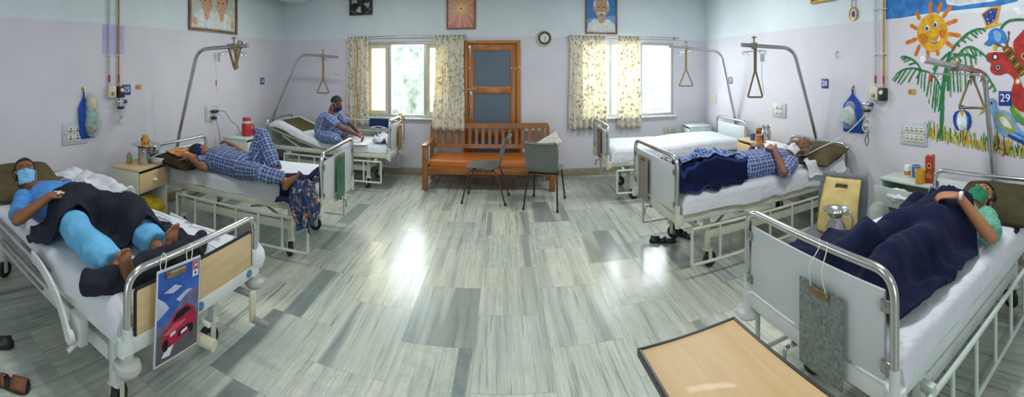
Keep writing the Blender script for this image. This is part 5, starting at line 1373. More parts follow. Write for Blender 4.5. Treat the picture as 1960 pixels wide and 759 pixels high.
m = MB(); m.tube(crom([(.0, -.06, -.13), (.02, -.06, -.19), (-.025, -.06, -.27), (.0, -.06, -.33), (.025, -.06, -.27), (.005, -.06, -.2)], 8), .004, 6); m.build('wire_loop', BLACKP, fm)
TUBEW = mat('clear_tubing', '#d9dee0', .2, 0, .02, 8, alpha=.85)
m = MB().tube(crom([(3.30, 2.80, 1.20), (3.22, 2.90, 1.06), (3.12, 3.02, .94), (3.02, 3.10, .88), (2.90, 3.13, .84), (2.80, 3.16, .80)], 8), .006, 8); single(m, 'oxygen_tube', TUBEW, 'thin white tube running from the flow meter down to the white-masked person', 'tube')
# yellow tags, lilac notice, hook
YEL = mat('yellow_tag', '#c79a34', .6)
def ytag(label, wall, a, z):
    t = wthing('wall_tag', label, 'tag', wall, a, z, .001, 'small yellow wall tags'); MB().box((0, -.004, 0), (.085, .008, .05), .003).build('tag', YEL, t); MB().lathe([(.001, 0), (.012, 0), (.012, .003), (.001, .003)], (-.015, -.008, 0), 12, Rx).build('stud', mat('red_stud', '#a84a28', .5), t)
ytag('small yellow tag beside the number 25 plate', 'left', 3.165, 1.457); ytag('small yellow tag on the painted palm leaves', 'right', 2.275, 1.447)
t = wthing('wall_notice', 'lilac paper notice behind the grey and yellow pipes', 'notice', 'left', 2.80, 2.0, .0005)
m = MB()
for x0, x1, y0, y1 in ((-.145, -.05, -.004, -.002), (-.05, .06, -.002, -.003), (.06, .145, -.003, -.012)): m.quad((x0, y0, -.16), (x1, y1, -.16), (x1, y1, .16), (x0, y0, .16))
m.build('sheet', mat('lilac_paper', '#b9b4dd', .7), t)
t = wthing('wall_hook', 'small dark hook alone on the wall above number plate 28', 'hook', 'right', 3.283, 1.83, 0); m = MB(); m.tube(crom([(0, -.003, .03), (0, -.02, .02), (.004, -.028, -.01), (.0, -.018, -.035), (0, -.008, -.028)], 5), .004, 8); m.build('hook', WORN, t); MB().box((0, -.002, .03), (.016, .004, .02), .001).build('hook_plate', WORN, t)
t = wthing('wall_ornament', 'hanging string of gilt ovals with violet centres', 'ornament', 'right', 3.03, 2.265, .002)
for k, z in enumerate((0, .22)):
    o = MB().lathe([(.001, 0), (.05, 0), (.062, .008), (.060, .018), (.046, .014), (.001, .012)], (0, 0, 0), 28, Rx); o.v = [V((p.x, p.y, p.z*1.2+z)) for p in o.v]; q = o.build('oval', GOLD, t)
    f = Flat(.016); f.disc(0, z, .042, .052, 0); f.disc(.004, z-.004, .026, .036, 1); f.build('inset', [flatmat('inset_white', '#d8d0dc'), flatmat('inset_violet', '#6a4aa0', .3, 60)], q)
m = MB()
for x in (-.028, .028): m.tube([(x, -.006, .06), (x, -.006, .16)], .003, 6)
m.tube([(0, -.004, .28), (0, -.004, .6)], .003, 6); m.build('cord', WORN, t)
# blue cloth bags with a polythene bag in front, hung on hooks
BLUEB = mat_cloth('blue_nonwoven', '#2f55a8', .4, 30); 
t = NT('polythene'); a_ = t.n('BsdfPrincipled', {'Base Color': C4('#dbe4de'), 'Roughness': .2, 'Specular IOR Level': .6, 'Alpha': .38, 'Normal': t.bump(t.noise(t.obj(), 22, 4, .6, 1.).outputs[0], .9, .03)}); t.t.links.new(a_.outputs[0], t.out.inputs[0]); POLY = t.m
def hung_bag(label, wall, a, z0, z1, w, tilt):
    t = wthing('hanging_bag', label, 'bag', wall, a, z0, .004, 'blue bags hung on the wall')
    hgt = z1 - z0; m = MB(); rings = []
    for j in range(16):
        tz = j/15; z = hgt*.86*tz; hw = w/2*(1 - .15*tz - (.78*max(0, tz-.72)/.28)); d = .035*sin(pi*min(.97, tz*1.08+.04))+.006; cx = tilt*z
        rings.append([V((cx + cos(a2)*hw*(1 if abs(cos(a2)) < .9 else 1), -d*.5 - .004 + sin(a2)*d*.5, z + .01*noise.noise(V((a2*2, tz*4, hgt)))))*1.0 for a2 in np.linspace(0, 2*pi, 22, endpoint=False)])
    m.loft(rings); m.build('cloth_bag', BLUEB, t)
    m = MB(); m.tube([(tilt*hgt*.84, -.012, hgt*.84), (tilt*hgt*.93, -.014, hgt*.98)], .012, 8, sx=1.3, sy=.4); m.build('bag_strap', BLUEB, t)
    m = MB(); m.tube(crom([(tilt*hgt, 0, hgt*1.03), (tilt*hgt, -.022, hgt*1.02), (tilt*hgt, -.024, hgt*.985), (tilt*hgt, -.012, hgt*.98)], 4), .004, 6); m.box((tilt*hgt, 0, hgt*1.03), (.025, .006, .035), .002); m.build('hook', GOLD, t)
    return t, hgt
t, hg = hung_bag('blue cloth bag with a clear bag of masks in front, over the blue-grey socket board', 'left', 2.44, .93, 1.44, .20, -.10)
def bag_fill(t, cx, z0, z1, w, mats, seed):
    for k, (mm, za, zb, ww, y) in enumerate(mats):
        m = MB(); m.ell((cx, y, (za+zb)/2), (ww/2, .035, (zb-za)/2), None, 20, 16); 
        me = m.mesh('c', []); displace(me, .012, 16, seed+k, True, .004, 40); me.materials.clear(); me.materials.append(mm); me.polygons.foreach_set('use_smooth', [True]*len(me.polygons)); me.name = 'bag_contents'; link(me, 'bag_contents', t)
    m = MB(); m.ell((cx, -.055, z0+(z1-z0)*.36), (w/2, .055, (z1-z0)*.38), None, 30, 22); m.ell((cx*.7, -.035, z0+(z1-z0)*.68), (w*.30, .03, (z1-z0)*.36), None, 24, 18); me = remesh(m, .008, 2); displace(me, .016, 9, seed+9, True, .006, 26); me.materials.clear(); me.materials.append(POLY); me.polygons.foreach_set('use_smooth', [True]*len(me.polygons)); me.name = 'clear_bag'; link(me, 'clear_bag', t)
bag_fill(t, .045, .03, .46, .19, [(mat_cloth('beige_mask', '#c9bfa6', .4, 20), .28, .44, .12, -.05), (mat_cloth('teal_mask', '#5fae9c', .4, 20), .15, .29, .15, -.05), (mat_cloth('green_leaf_pack', '#7f9460', .4, 20), .06, .17, .14, -.05)], 3)
t, hg = hung_bag('blue cloth bag with a white mask in front, beside the flow meter with coiled tubing', 'right', 3.03, .985, 1.46, .30, -.02)
bag_fill(t, -.03, .05, .32, .22, [(mat_cloth('white_respirator', '#cfd6d0', .4, 20), .09, .28, .16, -.055)], 6)
# plugs and wires at bed 24's socket plate
t = thing('charger_plug', 'upper black plug with a wire, in the socket plate above bed 24', 'plug', (XL+.02, 4.50, 1.075), pi/2, 'plugs in the socket plate'); MB().box((.02, -.03, 0), (.11, .045, .04), .006).build('plug_body', BLACKP, t)
m = MB().tube(crom([(.08, -.03, 0), (.22, -.05, -.02), (.34, -.06, -.16), (.40, -.12, -.22), (.36, -.20, -.30), (.34, -.26, -.322)], 8), .004, 6); m.build('wire', BLACKP, t)
t = thing('charger_plug', 'lower black plug with a wire hanging down, in the socket plate above bed 24', 'plug', (XL+.02, 4.50, .985), pi/2, 'plugs in the socket plate'); MB().box((.0, -.03, 0), (.07, .045, .04), .006).build('plug_body', BLACKP, t)
m = MB().tube(crom([(-.03, -.03, -.02), (-.05, -.04, -.2), (-.06, -.04, -.5)], 8), .004, 6); m.build('wire', WHITEPL, t); m = MB().tube(crom([(.02, -.04, -.02), (.07, -.06, -.2), (.10, -.08, -.5)], 8), .0035, 6); m.build('wire', BLACKP, t)
t = wthing('wall_switch', 'small white switch on the back wall under the lifting pole of the seated person', 'switch', 'back', -2.72, 1.60, .001); MB().box((0, -.006, 0), (.07, .012, .06), .003).build('plate', mat('switch_white', '#c9c7d2', .5), t); MB().box((0, -.014, 0), (.025, .008, .035), .002).build('rocker', WHITEPL, t)
# drip line hanging at pole 24
t = thing('drip_line', 'clear drip line hanging beside the folded trapeze grip', 'drip line', (-2.80, 3.40, 1.42), 0, 'drip lines'); 
MB().cyl((0, 0, .34), (0, 0, .42), .016).build('drip_chamber', TUBEW, t); MB().box((.035, .02, .37), (.03, .012, .10), .003).build('label', mat('pale_label', '#c3c9d2', .5), t); MB().tube(crom([(0, 0, .34), (.01, .01, .2), (.0, .02, .08), (.03, .0, 0)], 6), .004, 6).build('tube', TUBEW, t); MB().box((.0, .02, .10), (.012, .012, .06), .002).build('roller_clamp', mat('orange_clamp', '#b8642c', .5), t)
t = thing('drip_line', 'short clear drip line with grey label hanging beside the grip of the white-masked person', 'drip line', (2.40, 3.36, 1.42), 0, 'drip lines'); MB().box((0, 0, .36), (.05, .012, .08), .003).build('label', mat('pale_label', '#c3c9d2', .5), t); MB().tube(crom([(0, 0, .40), (.0, .01, .2), (.02, .0, 0)], 6), .004, 6).build('tube', TUBEW, t)
t = thing('drip_line', 'clear drip line with an orange label against the painted palm leaves', 'drip line', (2.62, 1.60, 1.40), 0, 'drip lines'); MB().box((0, 0, .20), (.05, .012, .055), .003).build('label', mat('orange_label', '#d2623a', .5), t); MB().tube(crom([(0, 0, .24), (.0, .01, .1), (.02, .0, -.06)], 6), .004, 6).build('tube', TUBEW, t)

# ------------------------------------------------------------------ painted mural on the right wall
YM = 1.9
def mw(cx, cy):                                     # sheet coordinates of the painting -> metres along the wall and height
    th = (1660 + cx/2.233 - XC)/FPX; r = XR/sin(th); return (YM - r*cos(th), CAMH - (cy/2.233 - Y0)*r/FPX)
def mp(*pts): return [mw(*p) for p in pts]
mural = wthing('wall_mural', 'bright wall painting of sun, palm tree, birds and butterfly', 'mural', 'right', YM, 0., .0)
PG = [flatmat('paint_'+n_, c, .2, 12) for n_, c in (('green', '#2f7a4c'), ('light_green', '#5f9a55'), ('yellow', '#d9a72e'), ('orange', '#d07a2c'), ('sky_blue', '#3f7ec4'), ('deep_blue', '#2a489a'), ('white', '#dfe4e6'), ('red', '#b23a34'), ('brown', '#7a5230'), ('pale_blue', '#7fa8d0'), ('lime', '#a9ad4a'), ('black', '#25242a'))]
G_, LG, YL, OR, SB, DB, WH, RD, BR, PB, LM, BK = range(12)
def mpart(name, f): return f.build(name, PG, mural, smooth=False)
f = Flat(.0006); f.poly(mp((80, -150), (78, 83), (150, 76), (240, 60), (330, 49), (380, 44), (470, 34), (560, 26), (640, 6), (700, -60), (700, -150)), SB); f.poly(mp((328, -40), (340, 18), (390, 26), (470, 14), (540, 6), (600, -16), (620, -50)), WH); f.poly(mp((600, 40), (640, 22), (700, 30), (700, 68), (640, 62)), WH); mpart('painted_sky', f)
f = Flat(.0012)
for a, b_ in (((225, 85), (208, 48)), ((268, 60), (272, 6)), ((300, 60), (318, 8)), ((322, 76), (360, 24)), ((335, 104), (386, 86)), ((342, 145), (400, 152)), ((335, 178), (376, 208)), ((300, 205), (302, 238)), ((258, 205), (262, 262)), ((225, 190), (205, 240)), ((214, 165), (165, 184)), ((216, 125), (184, 106))): f.stroke(mp(a, b_), .040, OR, .5)
f.poly(mp(*[(280 + 66*cos(a)*(1+.03*sin(5*a)), 140 + 80*sin(a)*(1+.03*cos(4*a))) for a in np.linspace(0, 2*pi, 30, endpoint=False)]), YL)
for cx, cy, rr in ((240, 165, 20), (322, 145, 17)): f.poly(mp(*[(cx + rr*cos(a), cy + rr*1.2*sin(a)) for a in np.linspace(0, 2*pi, 18, endpoint=False)]), OR)
for cx, cy in ((256, 121), (292, 106)):
    f.poly(mp(*[(cx + 9*cos(a), cy + 14*sin(a)) for a in np.linspace(0, 2*pi, 16, endpoint=False)]), WH); f.poly(mp(*[(cx - 1 + 6*cos(a), cy + 1 + 9*sin(a)) for a in np.linspace(0, 2*pi, 16, endpoint=False)]), DB)
f.stroke(mp((268, 172), (286, 181), (304, 174), (312, 152)), .016, WH); f.stroke(mp((270, 175), (287, 184), (305, 176)), .008, DB); mpart('painted_sun', f)
f = Flat(.0030)
f.stroke(mp((316, 578), (320, 480), (322, 400), (335, 310), (356, 220)), .045, G_, .7)
rnd = random.Random(4)
def frond(spine, lens, n, drop, w=.016):
    L = crom([(a, b_, 0) for a, b_ in spine], 8)
    f.stroke(mp(*spine), .018, G_)
    for i in range(n):
        p = L[int((i+.5)/n*(len(L)-1))]; t_ = (i+.5)/n; ln = lens*(.45+.55*sin(pi*min(1, t_*1.1)))*rnd.uniform(.85, 1.1)
        f.stroke(mp((p.x, p.y), (p.x + drop[0]*ln*.5, p.y + drop[1]*ln*.5), (p.x + drop[0]*ln + rnd.uniform(-4, 4), p.y + drop[1]*ln)), w, (G_, G_, LG)[i % 3])
frond(((322, 410), (300, 345), (262, 308), (215, 300)), 130, 10, (-.10, 1.))
frond(((240, 300), (200, 292), (160, 296), (122, 318)), 78, 6, (-.55, .85)); frond(((232, 296), (205, 262), (175, 245), (150, 240)), 40, 5, (-.8, .3))
frond(((340, 320), (362, 285), (410, 278), (470, 300)), 130, 9, (.05, 1.)); frond(((450, 290), (500, 310), (530, 350), (552, 388)), 44, 6, (-.5, .6))
frond(((380, 190), (420, 150), (460, 128), (500, 122)), 42, 7, (.65, .55)); frond(((385, 240), (420, 205), (460, 205), (520, 250)), 55, 7, (.45, .8)); frond(((360, 222), (375, 196), (400, 170), (430, 150)), 34, 5, (.6, -.5)); frond(((345, 260), (380, 240), (430, 232), (470, 252)), 60, 6, (.15, 1.)); frond(((350, 225), (325, 250), (300, 282), (282, 330)), 40, 5, (-.6, .5))
mpart('painted_palm_tree', f)
f = Flat(.0022)
for i in range(150):
    x = 240 + 440*(i+.5)/150 + rnd.uniform(-4, 4); base = 586 + (x-240)*.20 + rnd.uniform(-10, 12); ln = rnd.uniform(26, 74); lean = rnd.uniform(-14, 14)
    f.lay = i % 4; f.stroke(mp((x, base), (x + lean*.4, base - ln*.5), (x + lean, base - ln)), .011, rnd.choice((YL, LM, LG, G_, YL, LM)))
mpart('painted_grass', f)
f = Flat(.0060)
f.blob(mp((398, 462), (412, 462), (424, 480), (428, 520), (420, 548), (405, 556), (390, 545), (384, 515), (388, 480)), WH); f.poly(mp(*[(406 + 13*cos(a), 462 + 14*sin(a)) for a in np.linspace(0, 2*pi, 18, endpoint=False)]), DB); f.poly(mp(*[(406 + 8*cos(a), 463 + 9*sin(a)) for a in np.linspace(0, 2*pi, 18, endpoint=False)]), WH); f.poly(mp((396, 474), (418, 474), (407, 502)), YL)
for sx, c in ((1, [(416, 472), (436, 492), (440, 525), (428, 556)]), (-1, [(396, 472), (376, 492), (376, 525), (390, 556)])): f.stroke(mp(*c), .030, DB); 
f.stroke(mp((420, 482), (430, 505), (428, 540)), .012, SB); f.stroke(mp((388, 482), (382, 505), (384, 540)), .012, SB)
for x in (400, 412): f.stroke(mp((x, 552), (x-1, 600)), .010, BR)
mpart('painted_small_bird', f)
f = Flat(.0060)
f.blob(mp((512, 440), (520, 424), (540, 420), (554, 436), (560, 466), (590, 472), (625, 496), (650, 545), (690, 585), (700, 625), (660, 606), (620, 590), (580, 578), (552, 550), (540, 510), (530, 480), (515, 462)), PB); f.blob(mp((556, 486), (585, 488), (612, 512), (628, 545), (640, 572), (600, 560), (570, 535), (556, 510)), LM); f.blob(mp((566, 498), (588, 500), (608, 525), (618, 548), (590, 540), (572, 520)), WH)
f.stroke(mp((600, 575), (650, 600), (700, 622)), .030, DB); f.stroke(mp((625, 560), (660, 580), (700, 600)), .02, SB); f.poly(mp((516, 452), (512, 470), (474, 494), (496, 468)), YL); f.poly(mp((514, 440), (516, 456), (482, 470)), OR); f.poly(mp(*[(532 + 4*cos(a), 440 + 6*sin(a)) for a in np.linspace(0, 2*pi, 12, endpoint=False)]), BK)
for x, y in ((556, 556), (584, 578)): f.stroke(mp((x, y), (x+4, y+50), (x+8, y+82)), .012, BR); f.stroke(mp((x+8, y+70), (x-6, y+88)), .010, BR); f.stroke(mp((x+8, y+70), (x+22, y+86)), .010, BR)
mpart('painted_blue_bird', f)
f = Flat(.0060)
f.blob(mp((508, 240), (520, 226), (560, 222), (600, 232), (630, 280), (650, 330), (672, 380), (700, 400), (700, 480), (660, 475), (630, 455), (615, 415), (620, 375), (628, 340), (600, 312), (568, 320), (540, 316), (526, 296), (530, 272), (512, 258)), RD); f.blob(mp((624, 190), (640, 160), (700, 120), (700, 330), (660, 290), (636, 240)), RD)
for cx, cy, rr, mt in ((548, 243, 13, BK), (548, 243, 8, WH), (560, 288, 15, DB), (560, 288, 10, YL), (560, 288, 5, BK), (645, 347, 12, LM), (645, 347, 7, WH), (672, 240, 14, YL), (672, 240, 8, DB)): f.poly(mp(*[(cx + rr*cos(a), cy + rr*1.1*sin(a)) for a in np.linspace(0, 2*pi, 18, endpoint=False)]), mt)
f.stroke(mp((588, 198), (615, 235), (640, 275), (668, 318)), .085, BR, .6); 
for k in range(7): f.stroke(mp((588+11*k, 222+16*k), (606+11*k, 206+16*k)), .012, (YL, BK)[k % 2])
f.stroke(mp((592, 202), (604, 170), (606, 140)), .012, BR); f.stroke(mp((588, 204), (560, 190), (542, 186)), .012, BR); f.poly(mp(*[(606 + 5*cos(a), 140 + 7*sin(a)) for a in np.linspace(0, 2*pi, 10, endpoint=False)]), BR); mpart('painted_red_butterfly', f)
f = Flat(.0060)
f.poly(mp((486, 60), (530, 28), (572, 24), (556, 98), (512, 118), (500, 92)), YL); f.poly(mp((492, 62), (532, 36), (560, 36), (546, 92), (512, 108), (504, 86)), DB)
for cx, cy, mt in ((510, 62, RD), (528, 52, PB), (546, 46, RD), (516, 82, PB), (534, 72, RD), (520, 98, YL), (540, 88, PB)): f.poly(mp(*[(cx + 5*cos(a), cy + 5*sin(a)) for a in np.linspace(0, 2*pi, 10, endpoint=False)]), mt)
f.stroke(mp((490, 124), (530, 112), (574, 100)), .018, YL); mpart('painted_small_butterfly', f)
f = Flat(.0060)
f.stroke(mp((566, 135), (585, 104), (620, 86), (700, 84)), .022, G_); f.blob(mp((530, 128), (548, 120), (572, 124), (590, 140), (598, 165), (590, 188), (576, 180), (560, 200), (546, 182), (526, 196), (500, 188), (518, 168), (518, 146)), SB); f.blob(mp((540, 136), (560, 132), (574, 150), (566, 176), (548, 170)), PB); f.poly(mp((540, 194), (556, 196), (554, 214), (538, 214)), YL); mpart('painted_bell_flower', f)
f = Flat(.0050); f.stroke(mp((618, 440), (630, 480), (655, 512), (700, 530)), .06, LG); f.stroke(mp((625, 430), (640, 470), (665, 500)), .02, LM); mpart('painted_leaf', f)
# ------------------------------------------------------------------ clipboards hung on the footboards (local: x across, z up, -y out)
def clip_on(b, u, wz, w, h, label, material, paper=None, string=False, tilt=0., lean=.02):
    """b bed, u offset towards the far side, wz height of the lower edge"""
    p = b.M @ V((u*b.far, -.035, wz)); t = thing('clipboard', label, 'clipboard', p, b.rz, 'clipboards on the footboards')
    R = Matrix.Rotation(tilt, 3, 'Y')
    def T(m): m.v = [R @ V((q.x, q.y - lean*0 , q.z)) for q in m.v]; return m
    T(MB().box((0, 0, h/2), (w, .006, h), .003)).build('board', material, t)
    m = MB().box((0, -.007, h-.025), (w*.45, .010, .03), .003); m.tube([(-w*.2, -.012, h-.012), (w*.2, -.012, h-.012)], .006, 8); T(m).build('clip', mat('brass_clip', '#8d7a4a', .4, .6, .15, 20), t)
    if paper: T(MB().box((0, -.0045, h*.45), (w-.03, .002, h*.8))).build('paper', paper, t)
    return t, T
b = BEDS[24]; clip_on(b, -.02, .48, .225, .40, 'green clipboard hanging on a white footboard', mat('green_board', '#2f6b4a', .45, 0, .1, 8))
b = BEDS[26]; clip_on(b, .06, .50, .22, .36, 'yellow-brown clipboard on the footboard by the window', mat_wood('ochre_board', '#7a4f2a', '#b08a3c', (5, 5, 5), .5))
b = BEDS[27]; clip_on(b, -.02, .50, .22, .38, 'reddish-brown clipboard on the footboard of the empty bed', mat_wood('maroon_board', '#6a4034', '#9a7a58', (6, 6, 6), .5))
b = BEDS[28]; clip_on(b, .18, .47, .23, .40, 'grey-brown clipboard on the footboard of the white-masked person', mat('taupe_board', '#8d8278', .5, 0, .1, 8))
b = BEDS[29]
t, T = clip_on(b, -.115, .42, .255, .365, 'grey-green marbled clipboard hung by strings from the bed rail', mat('marbled_board', '#7f8782', .45, 0, .28, 60))
m = MB()
for x in (-.04, .05): m.tube(crom([(x, -.012, .345), (x*.8, -.03, .44), (x*.5, .012, .51), (x*.5-.02, .035, .535)], 5), .0022, 6)
T(m).build('string', WHITEPL, t)
# car-picture clipboard on bed 25
b = BEDS[25]; p = b.M @ V((-.225, -.045, .36)); t = thing('clipboard', 'clipboard with a red car under a blue sky, hung by white rings', 'clipboard', p, b.rz, 'clipboards on the footboards')
R = Matrix.Rotation(radians(3), 3, 'Y'); W_, H_ = .285, .415
def T2(m): m.v = [R @ q for q in m.v]; return m
T2(MB().box((0, 0, H_/2), (W_, .006, H_), .002)).build('board', mat('pale_board', '#c9cbd0', .35), t)
f = Flat(.0036); CM = [flatmat('poster_sky', '#3c62b8', .25, 9), flatmat('poster_cloud', '#b9c3dc', .15, 12), flatmat('poster_hill', '#6b6f96', .2, 14), flatmat('poster_road', '#5d5a62', .15, 14), flatmat('poster_red', '#a8263f', .1, 10), flatmat('poster_dark', '#1d1a22', .1, 10), flatmat('poster_white', '#dcdde2', .05, 10), flatmat('poster_pink', '#cf5a72', .1, 10), flatmat('poster_logo', '#c22a30', .05, 8)]
a, c = W_/2-.008, H_
f.poly([(-a, .01), (a, .01), (a, c-.01), (-a, c-.01)], 0); f.poly([(-a, .20), (-.06, .235), (-.09, .27), (-a, .30)], 1); f.poly([(-.10, .31), (-.03, .33), (.02, .31), (-.04, .295)], 1); f.poly([(-.02, .26), (.05, .285), (a, .27), (a, .235), (.02, .235)], 1)
f.poly([(-a, .17), (-.04, .20), (.02, .25), (.08, .275), (a, .285), (a, .12), (-a, .12)], 2); f.poly([(-a, .01), (a, .01), (a, .16), (.0, .15), (-a, .13)], 3); f.poly([(-.10, .03), (-.05, .025), (-.02, .075), (-.06, .085)], 6)
f.poly([(-.105, .075), (-.095, .14), (-.05, .165), (-.02, .205), (.055, .22), (.105, .19), (.118, .15), (.112, .105), (.06, .08), (-.05, .062)], 4); f.poly([(-.04, .165), (-.012, .197), (.05, .21), (.088, .186), (.03, .172)], 5); f.poly([(-.095, .125), (-.03, .155), (.06, .155), (.02, .135), (-.06, .118)], 7)
f.disc(-.078, .078, .020, .026, 5); f.disc(.088, .098, .014, .022, 5); f.poly([(.0, .085), (.075, .10), (.078, .125), (.0, .112)], 5); f.poly([(.018, .092), (.06, .10), (.06, .113), (.018, .106)], 6); f.poly([(-.05, .105), (-.015, .112), (-.02, .125), (-.05, .118)], 6)
f.poly([(.085, .33), (.125, .33), (.125, .40), (.085, .40)], 6); f.poly([(.088, .36), (.122, .36), (.122, .397), (.088, .397)], 8); f.stroke([(.093, .366), (.104, .388), (.110, .372), (.118, .390)], .005, 6, .6); f.disc(.105, .345, .008, .005, 5)
T2(f).build('car_poster', CM, t)
m = MB().box((-.03, -.010, H_-.028), (.12, .010, .028), .003); m.tube([(-.08, -.016, H_-.018), (.02, -.016, H_-.018)], .006, 8); T2(m).build('clip', mat('brass_clip', '#8d7a4a', .4, .6, .15, 20), t)
for x in (-.10, .07):
    m = MB().tube([(x+.004*sin(q), -.0+.03*cos(q)*.6+.006, H_-.008+.036+.040*sin(q)) for q in np.linspace(0, 2*pi, 18, endpoint=False)], .0026, 6, True); T2(m).build('hanging_ring', WHITEPL, t)

# ------------------------------------------------------------------ cloths on rails
b = BEDS[26]; h = b.W/2
m = MB(); x = h+.01
for z in (.865, .70): m.tube([(x, .04, z), (x, b.L-.45, z)], .009, 8)
for v in (.04, .42, .80, 1.18, b.L-.45): m.tube([(x, v, .44), (x, v, .865)], .008, 8)
m.build('raised_side_rail', PALEG, b.root)
def over_rail(name, label, cat, c, along, drop1, drop2, width, material, zr, seed=0, gap=.014):
    """cloth folded over a rail at height zr, hanging both sides"""
    al = n_(along); ac = V((al.y, -al.x, 0)); m = MB(); rows = []
    prof = [(-gap-.004, -drop1), (-gap-.006, -drop1*.5), (-gap, -.03), (-gap*.6, .006), (0, .013), (gap*.6, .006), (gap, -.03), (gap+.006, -drop2*.5), (gap+.004, -drop2)]
    prof = [(p.x, p.y) for p in crom([(a, b_, 0) for a, b_ in prof], 4)]
    for o_, z in prof:
        row = []
        for i in range(15):
            u = i/14; w_ = .007*sin(u*13+seed)*min(1, abs(z)*8); row.append(V(c) + al*((u-.5)*width*(1+.12*abs(z))) + ac*(o_ + (w_ if o_ > 0 else -abs(w_)) ) + V((0, 0, zr - V(c).z + z + (.008*sin(u*7+seed) if abs(z) > .05 else 0))))
        rows.append(row)
    m.loft(rows, caps=False, closed=False); o = single(m, name, material, label, cat, ang=180); s_ = o.modifiers.new('thickness', 'SOLIDIFY'); s_.thickness = .006; s_.offset = 1; return o
fr = bp(b, h+.01, .42, .865)
o = over_rail('navy_cloth', 'navy cloth with white print folded over the raised bed rail beneath the window', 'cloth', (-1.92, fr.y, .865), (1, 0, 0), .13, .11, .30, mat_cloth('navy_towel', '#27315c', .5, 30), .868, 2, .012)
f = Flat(.0); f.base = 0
for i in range(9): f.poly([(-.12+.027*i, -.004*abs(i-4)), (-.10+.027*i, -.004*abs(i-4)), (-.10+.027*i, .018-.004*abs(i-4)), (-.12+.027*i, .018-.004*abs(i-4))], 0)
f.stroke([(-.12, -.012), (0, -.03), (.12, -.012)], .006, 0); me = f.mesh('white_print', WHITEI); me.transform(MW[o].inverted() @ Matrix.Translation(V((-1.92, fr.y-.027, .765)))); link(me, 'white_print', o)
over_rail('yellow_cloth', 'yellow cloth slung over the footboard rail next to the window', 'cloth', (b.F.x, 6.08, .965), (0, 1, 0), .22, .12, .09, mat_cloth('ochre_towel', '#b59a4a', .5, 20), .985, 4, .020)
for nm, key, u in (('towel', 24, 0),): pass

# ------------------------------------------------------------------ things on the lockers
def jug(name, label, c, r, h, ang, neck=.8, cat='jug', material=None):
    t = thing(name, label, cat, c, ang, None); k = r
    pr = [(.001, 0), (k*.86, 0), (k*.96, h*.05), (k, h*.25), (k*.97, h*.5), (k*neck, h*.72), (k*neck, h*.80), (k*1.05, h*.97), (k*1.08, h), (k*1.02, h*.985), (k*neck*.94, h*.80), (k*neck*.94, h*.72), (k*.93, h*.5), (k*.93, h*.1), (.001, h*.06)]
    MB().lathe(pr, (0, 0, 0), 32).build('jug_body', STEEL, t)
    MB().tube(crom([(k*.85, 0, h*.86), (k*1.5, 0, h*.86), (k*1.65, 0, h*.6), (k*1.35, 0, h*.32), (k*.95, 0, h*.25)], 6), k*.09, 8, sy=1.6).build('handle', STEEL, t); return t
def cup(label, c, r0, r1, h, material, rim=None, cat='cup', name='cup', group=None):
    t = thing(name, label, cat, c, 0, group); MB().lathe([(.001, 0), (r0, 0), (r0+(r1-r0)*.5, h*.5), (r1, h), (r1*.93, h), (r0*.93, h*.06), (.001, h*.05)], (0, 0, 0), 24).build('cup_body', material, t)
    if rim: MB().tube([(r1*cos(a), r1*sin(a), h) for a in np.linspace(0, 2*pi, 24, endpoint=False)], r1*.06, 6, True).build('rim', rim, t)
    return t
YCUP = mat('yellow_plastic', '#c99a2c', .4, 0, .1, 20); BCUP = mat('blue_plastic', '#3b62a6', .4)
ztop = .721
t = thing('steel_tumbler', 'tall steel tumbler supporting the tray on the wood-topped locker', 'tumbler', (-3.16, 2.72, ztop)); MB().lathe([(.001, 0), (.052, 0), (.056, .01), (.056, .15), (.060, .165), (.062, .168), (.057, .168), (.053, .15), (.053, .02), (.001, .012)], (0, 0, 0), 32).build('tumbler_body', STEEL, t); m = MB()
m.tube([(.0575*cos(a), .0575*sin(a), .135) for a in np.linspace(0, 2*pi, 30, endpoint=False)], .002, 6, True); m.build('band', STEEL, t)
jug('steel_mug', 'steel mug with side handle behind the tumbler', (-3.28, 2.93, ztop), .05, .165, .3, .98, 'mug')
t = thing('steel_tray', 'flat steel tray balanced on the tumbler and mug', 'tray', (-3.20, 2.79, ztop+.170), .9); MB().lathe([(.001, 0), (.13, 0), (.15, .012), (.157, .013), (.155, .016), (.148, .015), (.129, .003), (.001, .003)], (0, 0, 0), 36).build('tray_plate', STEEL, t)
t = cup('yellow cup with red pattern standing on the steel tray', (-3.17, 2.75, ztop+.174), .042, .034, .10, YCUP, None, 'cup'); m = MB()
for i in range(7): a = i*.9; m.ell((.039*cos(a), .039*sin(a), .035+.02*(i % 3)), (.010, .010, .014), None, 10, 6)
m.build('red_pattern', mat('red_dot', '#b5452a', .5), t); MB().lathe([(.034, .10), (.036, .104), (.03, .112), (.001, .113)], (0, 0, 0), 20).build('lid', YCUP, t)
t = thing('small_bottle', 'small amber bottle at the wall end of the wood-topped locker', 'bottle', (-3.27, 2.625, ztop)); MB().lathe([(.001, 0), (.026, 0), (.028, .01), (.028, .08), (.014, .10), (.012, .115), (.001, .115)], (0, 0, 0), 20).build('bottle_body', mat('amber_plastic', '#b08a56', .25, 0, .1, 10, alpha=.85), t); MB().lathe([(.001, .115), (.015, .115), (.015, .135), (.001, .136)], (0, 0, 0), 16).build('cap', WHITEPL, t); MB().lathe([(.0281, .03), (.0281, .065), (.0288, .065), (.0288, .03)], (0, 0, 0), 20, ring=True).build('label', mat('green_label', '#6f9a5a', .5), t)
t = thing('plastic_box', 'clear plastic food box lying open on the wood-topped locker', 'box', (-3.115, 2.885, ztop), .25); m = MB(); 
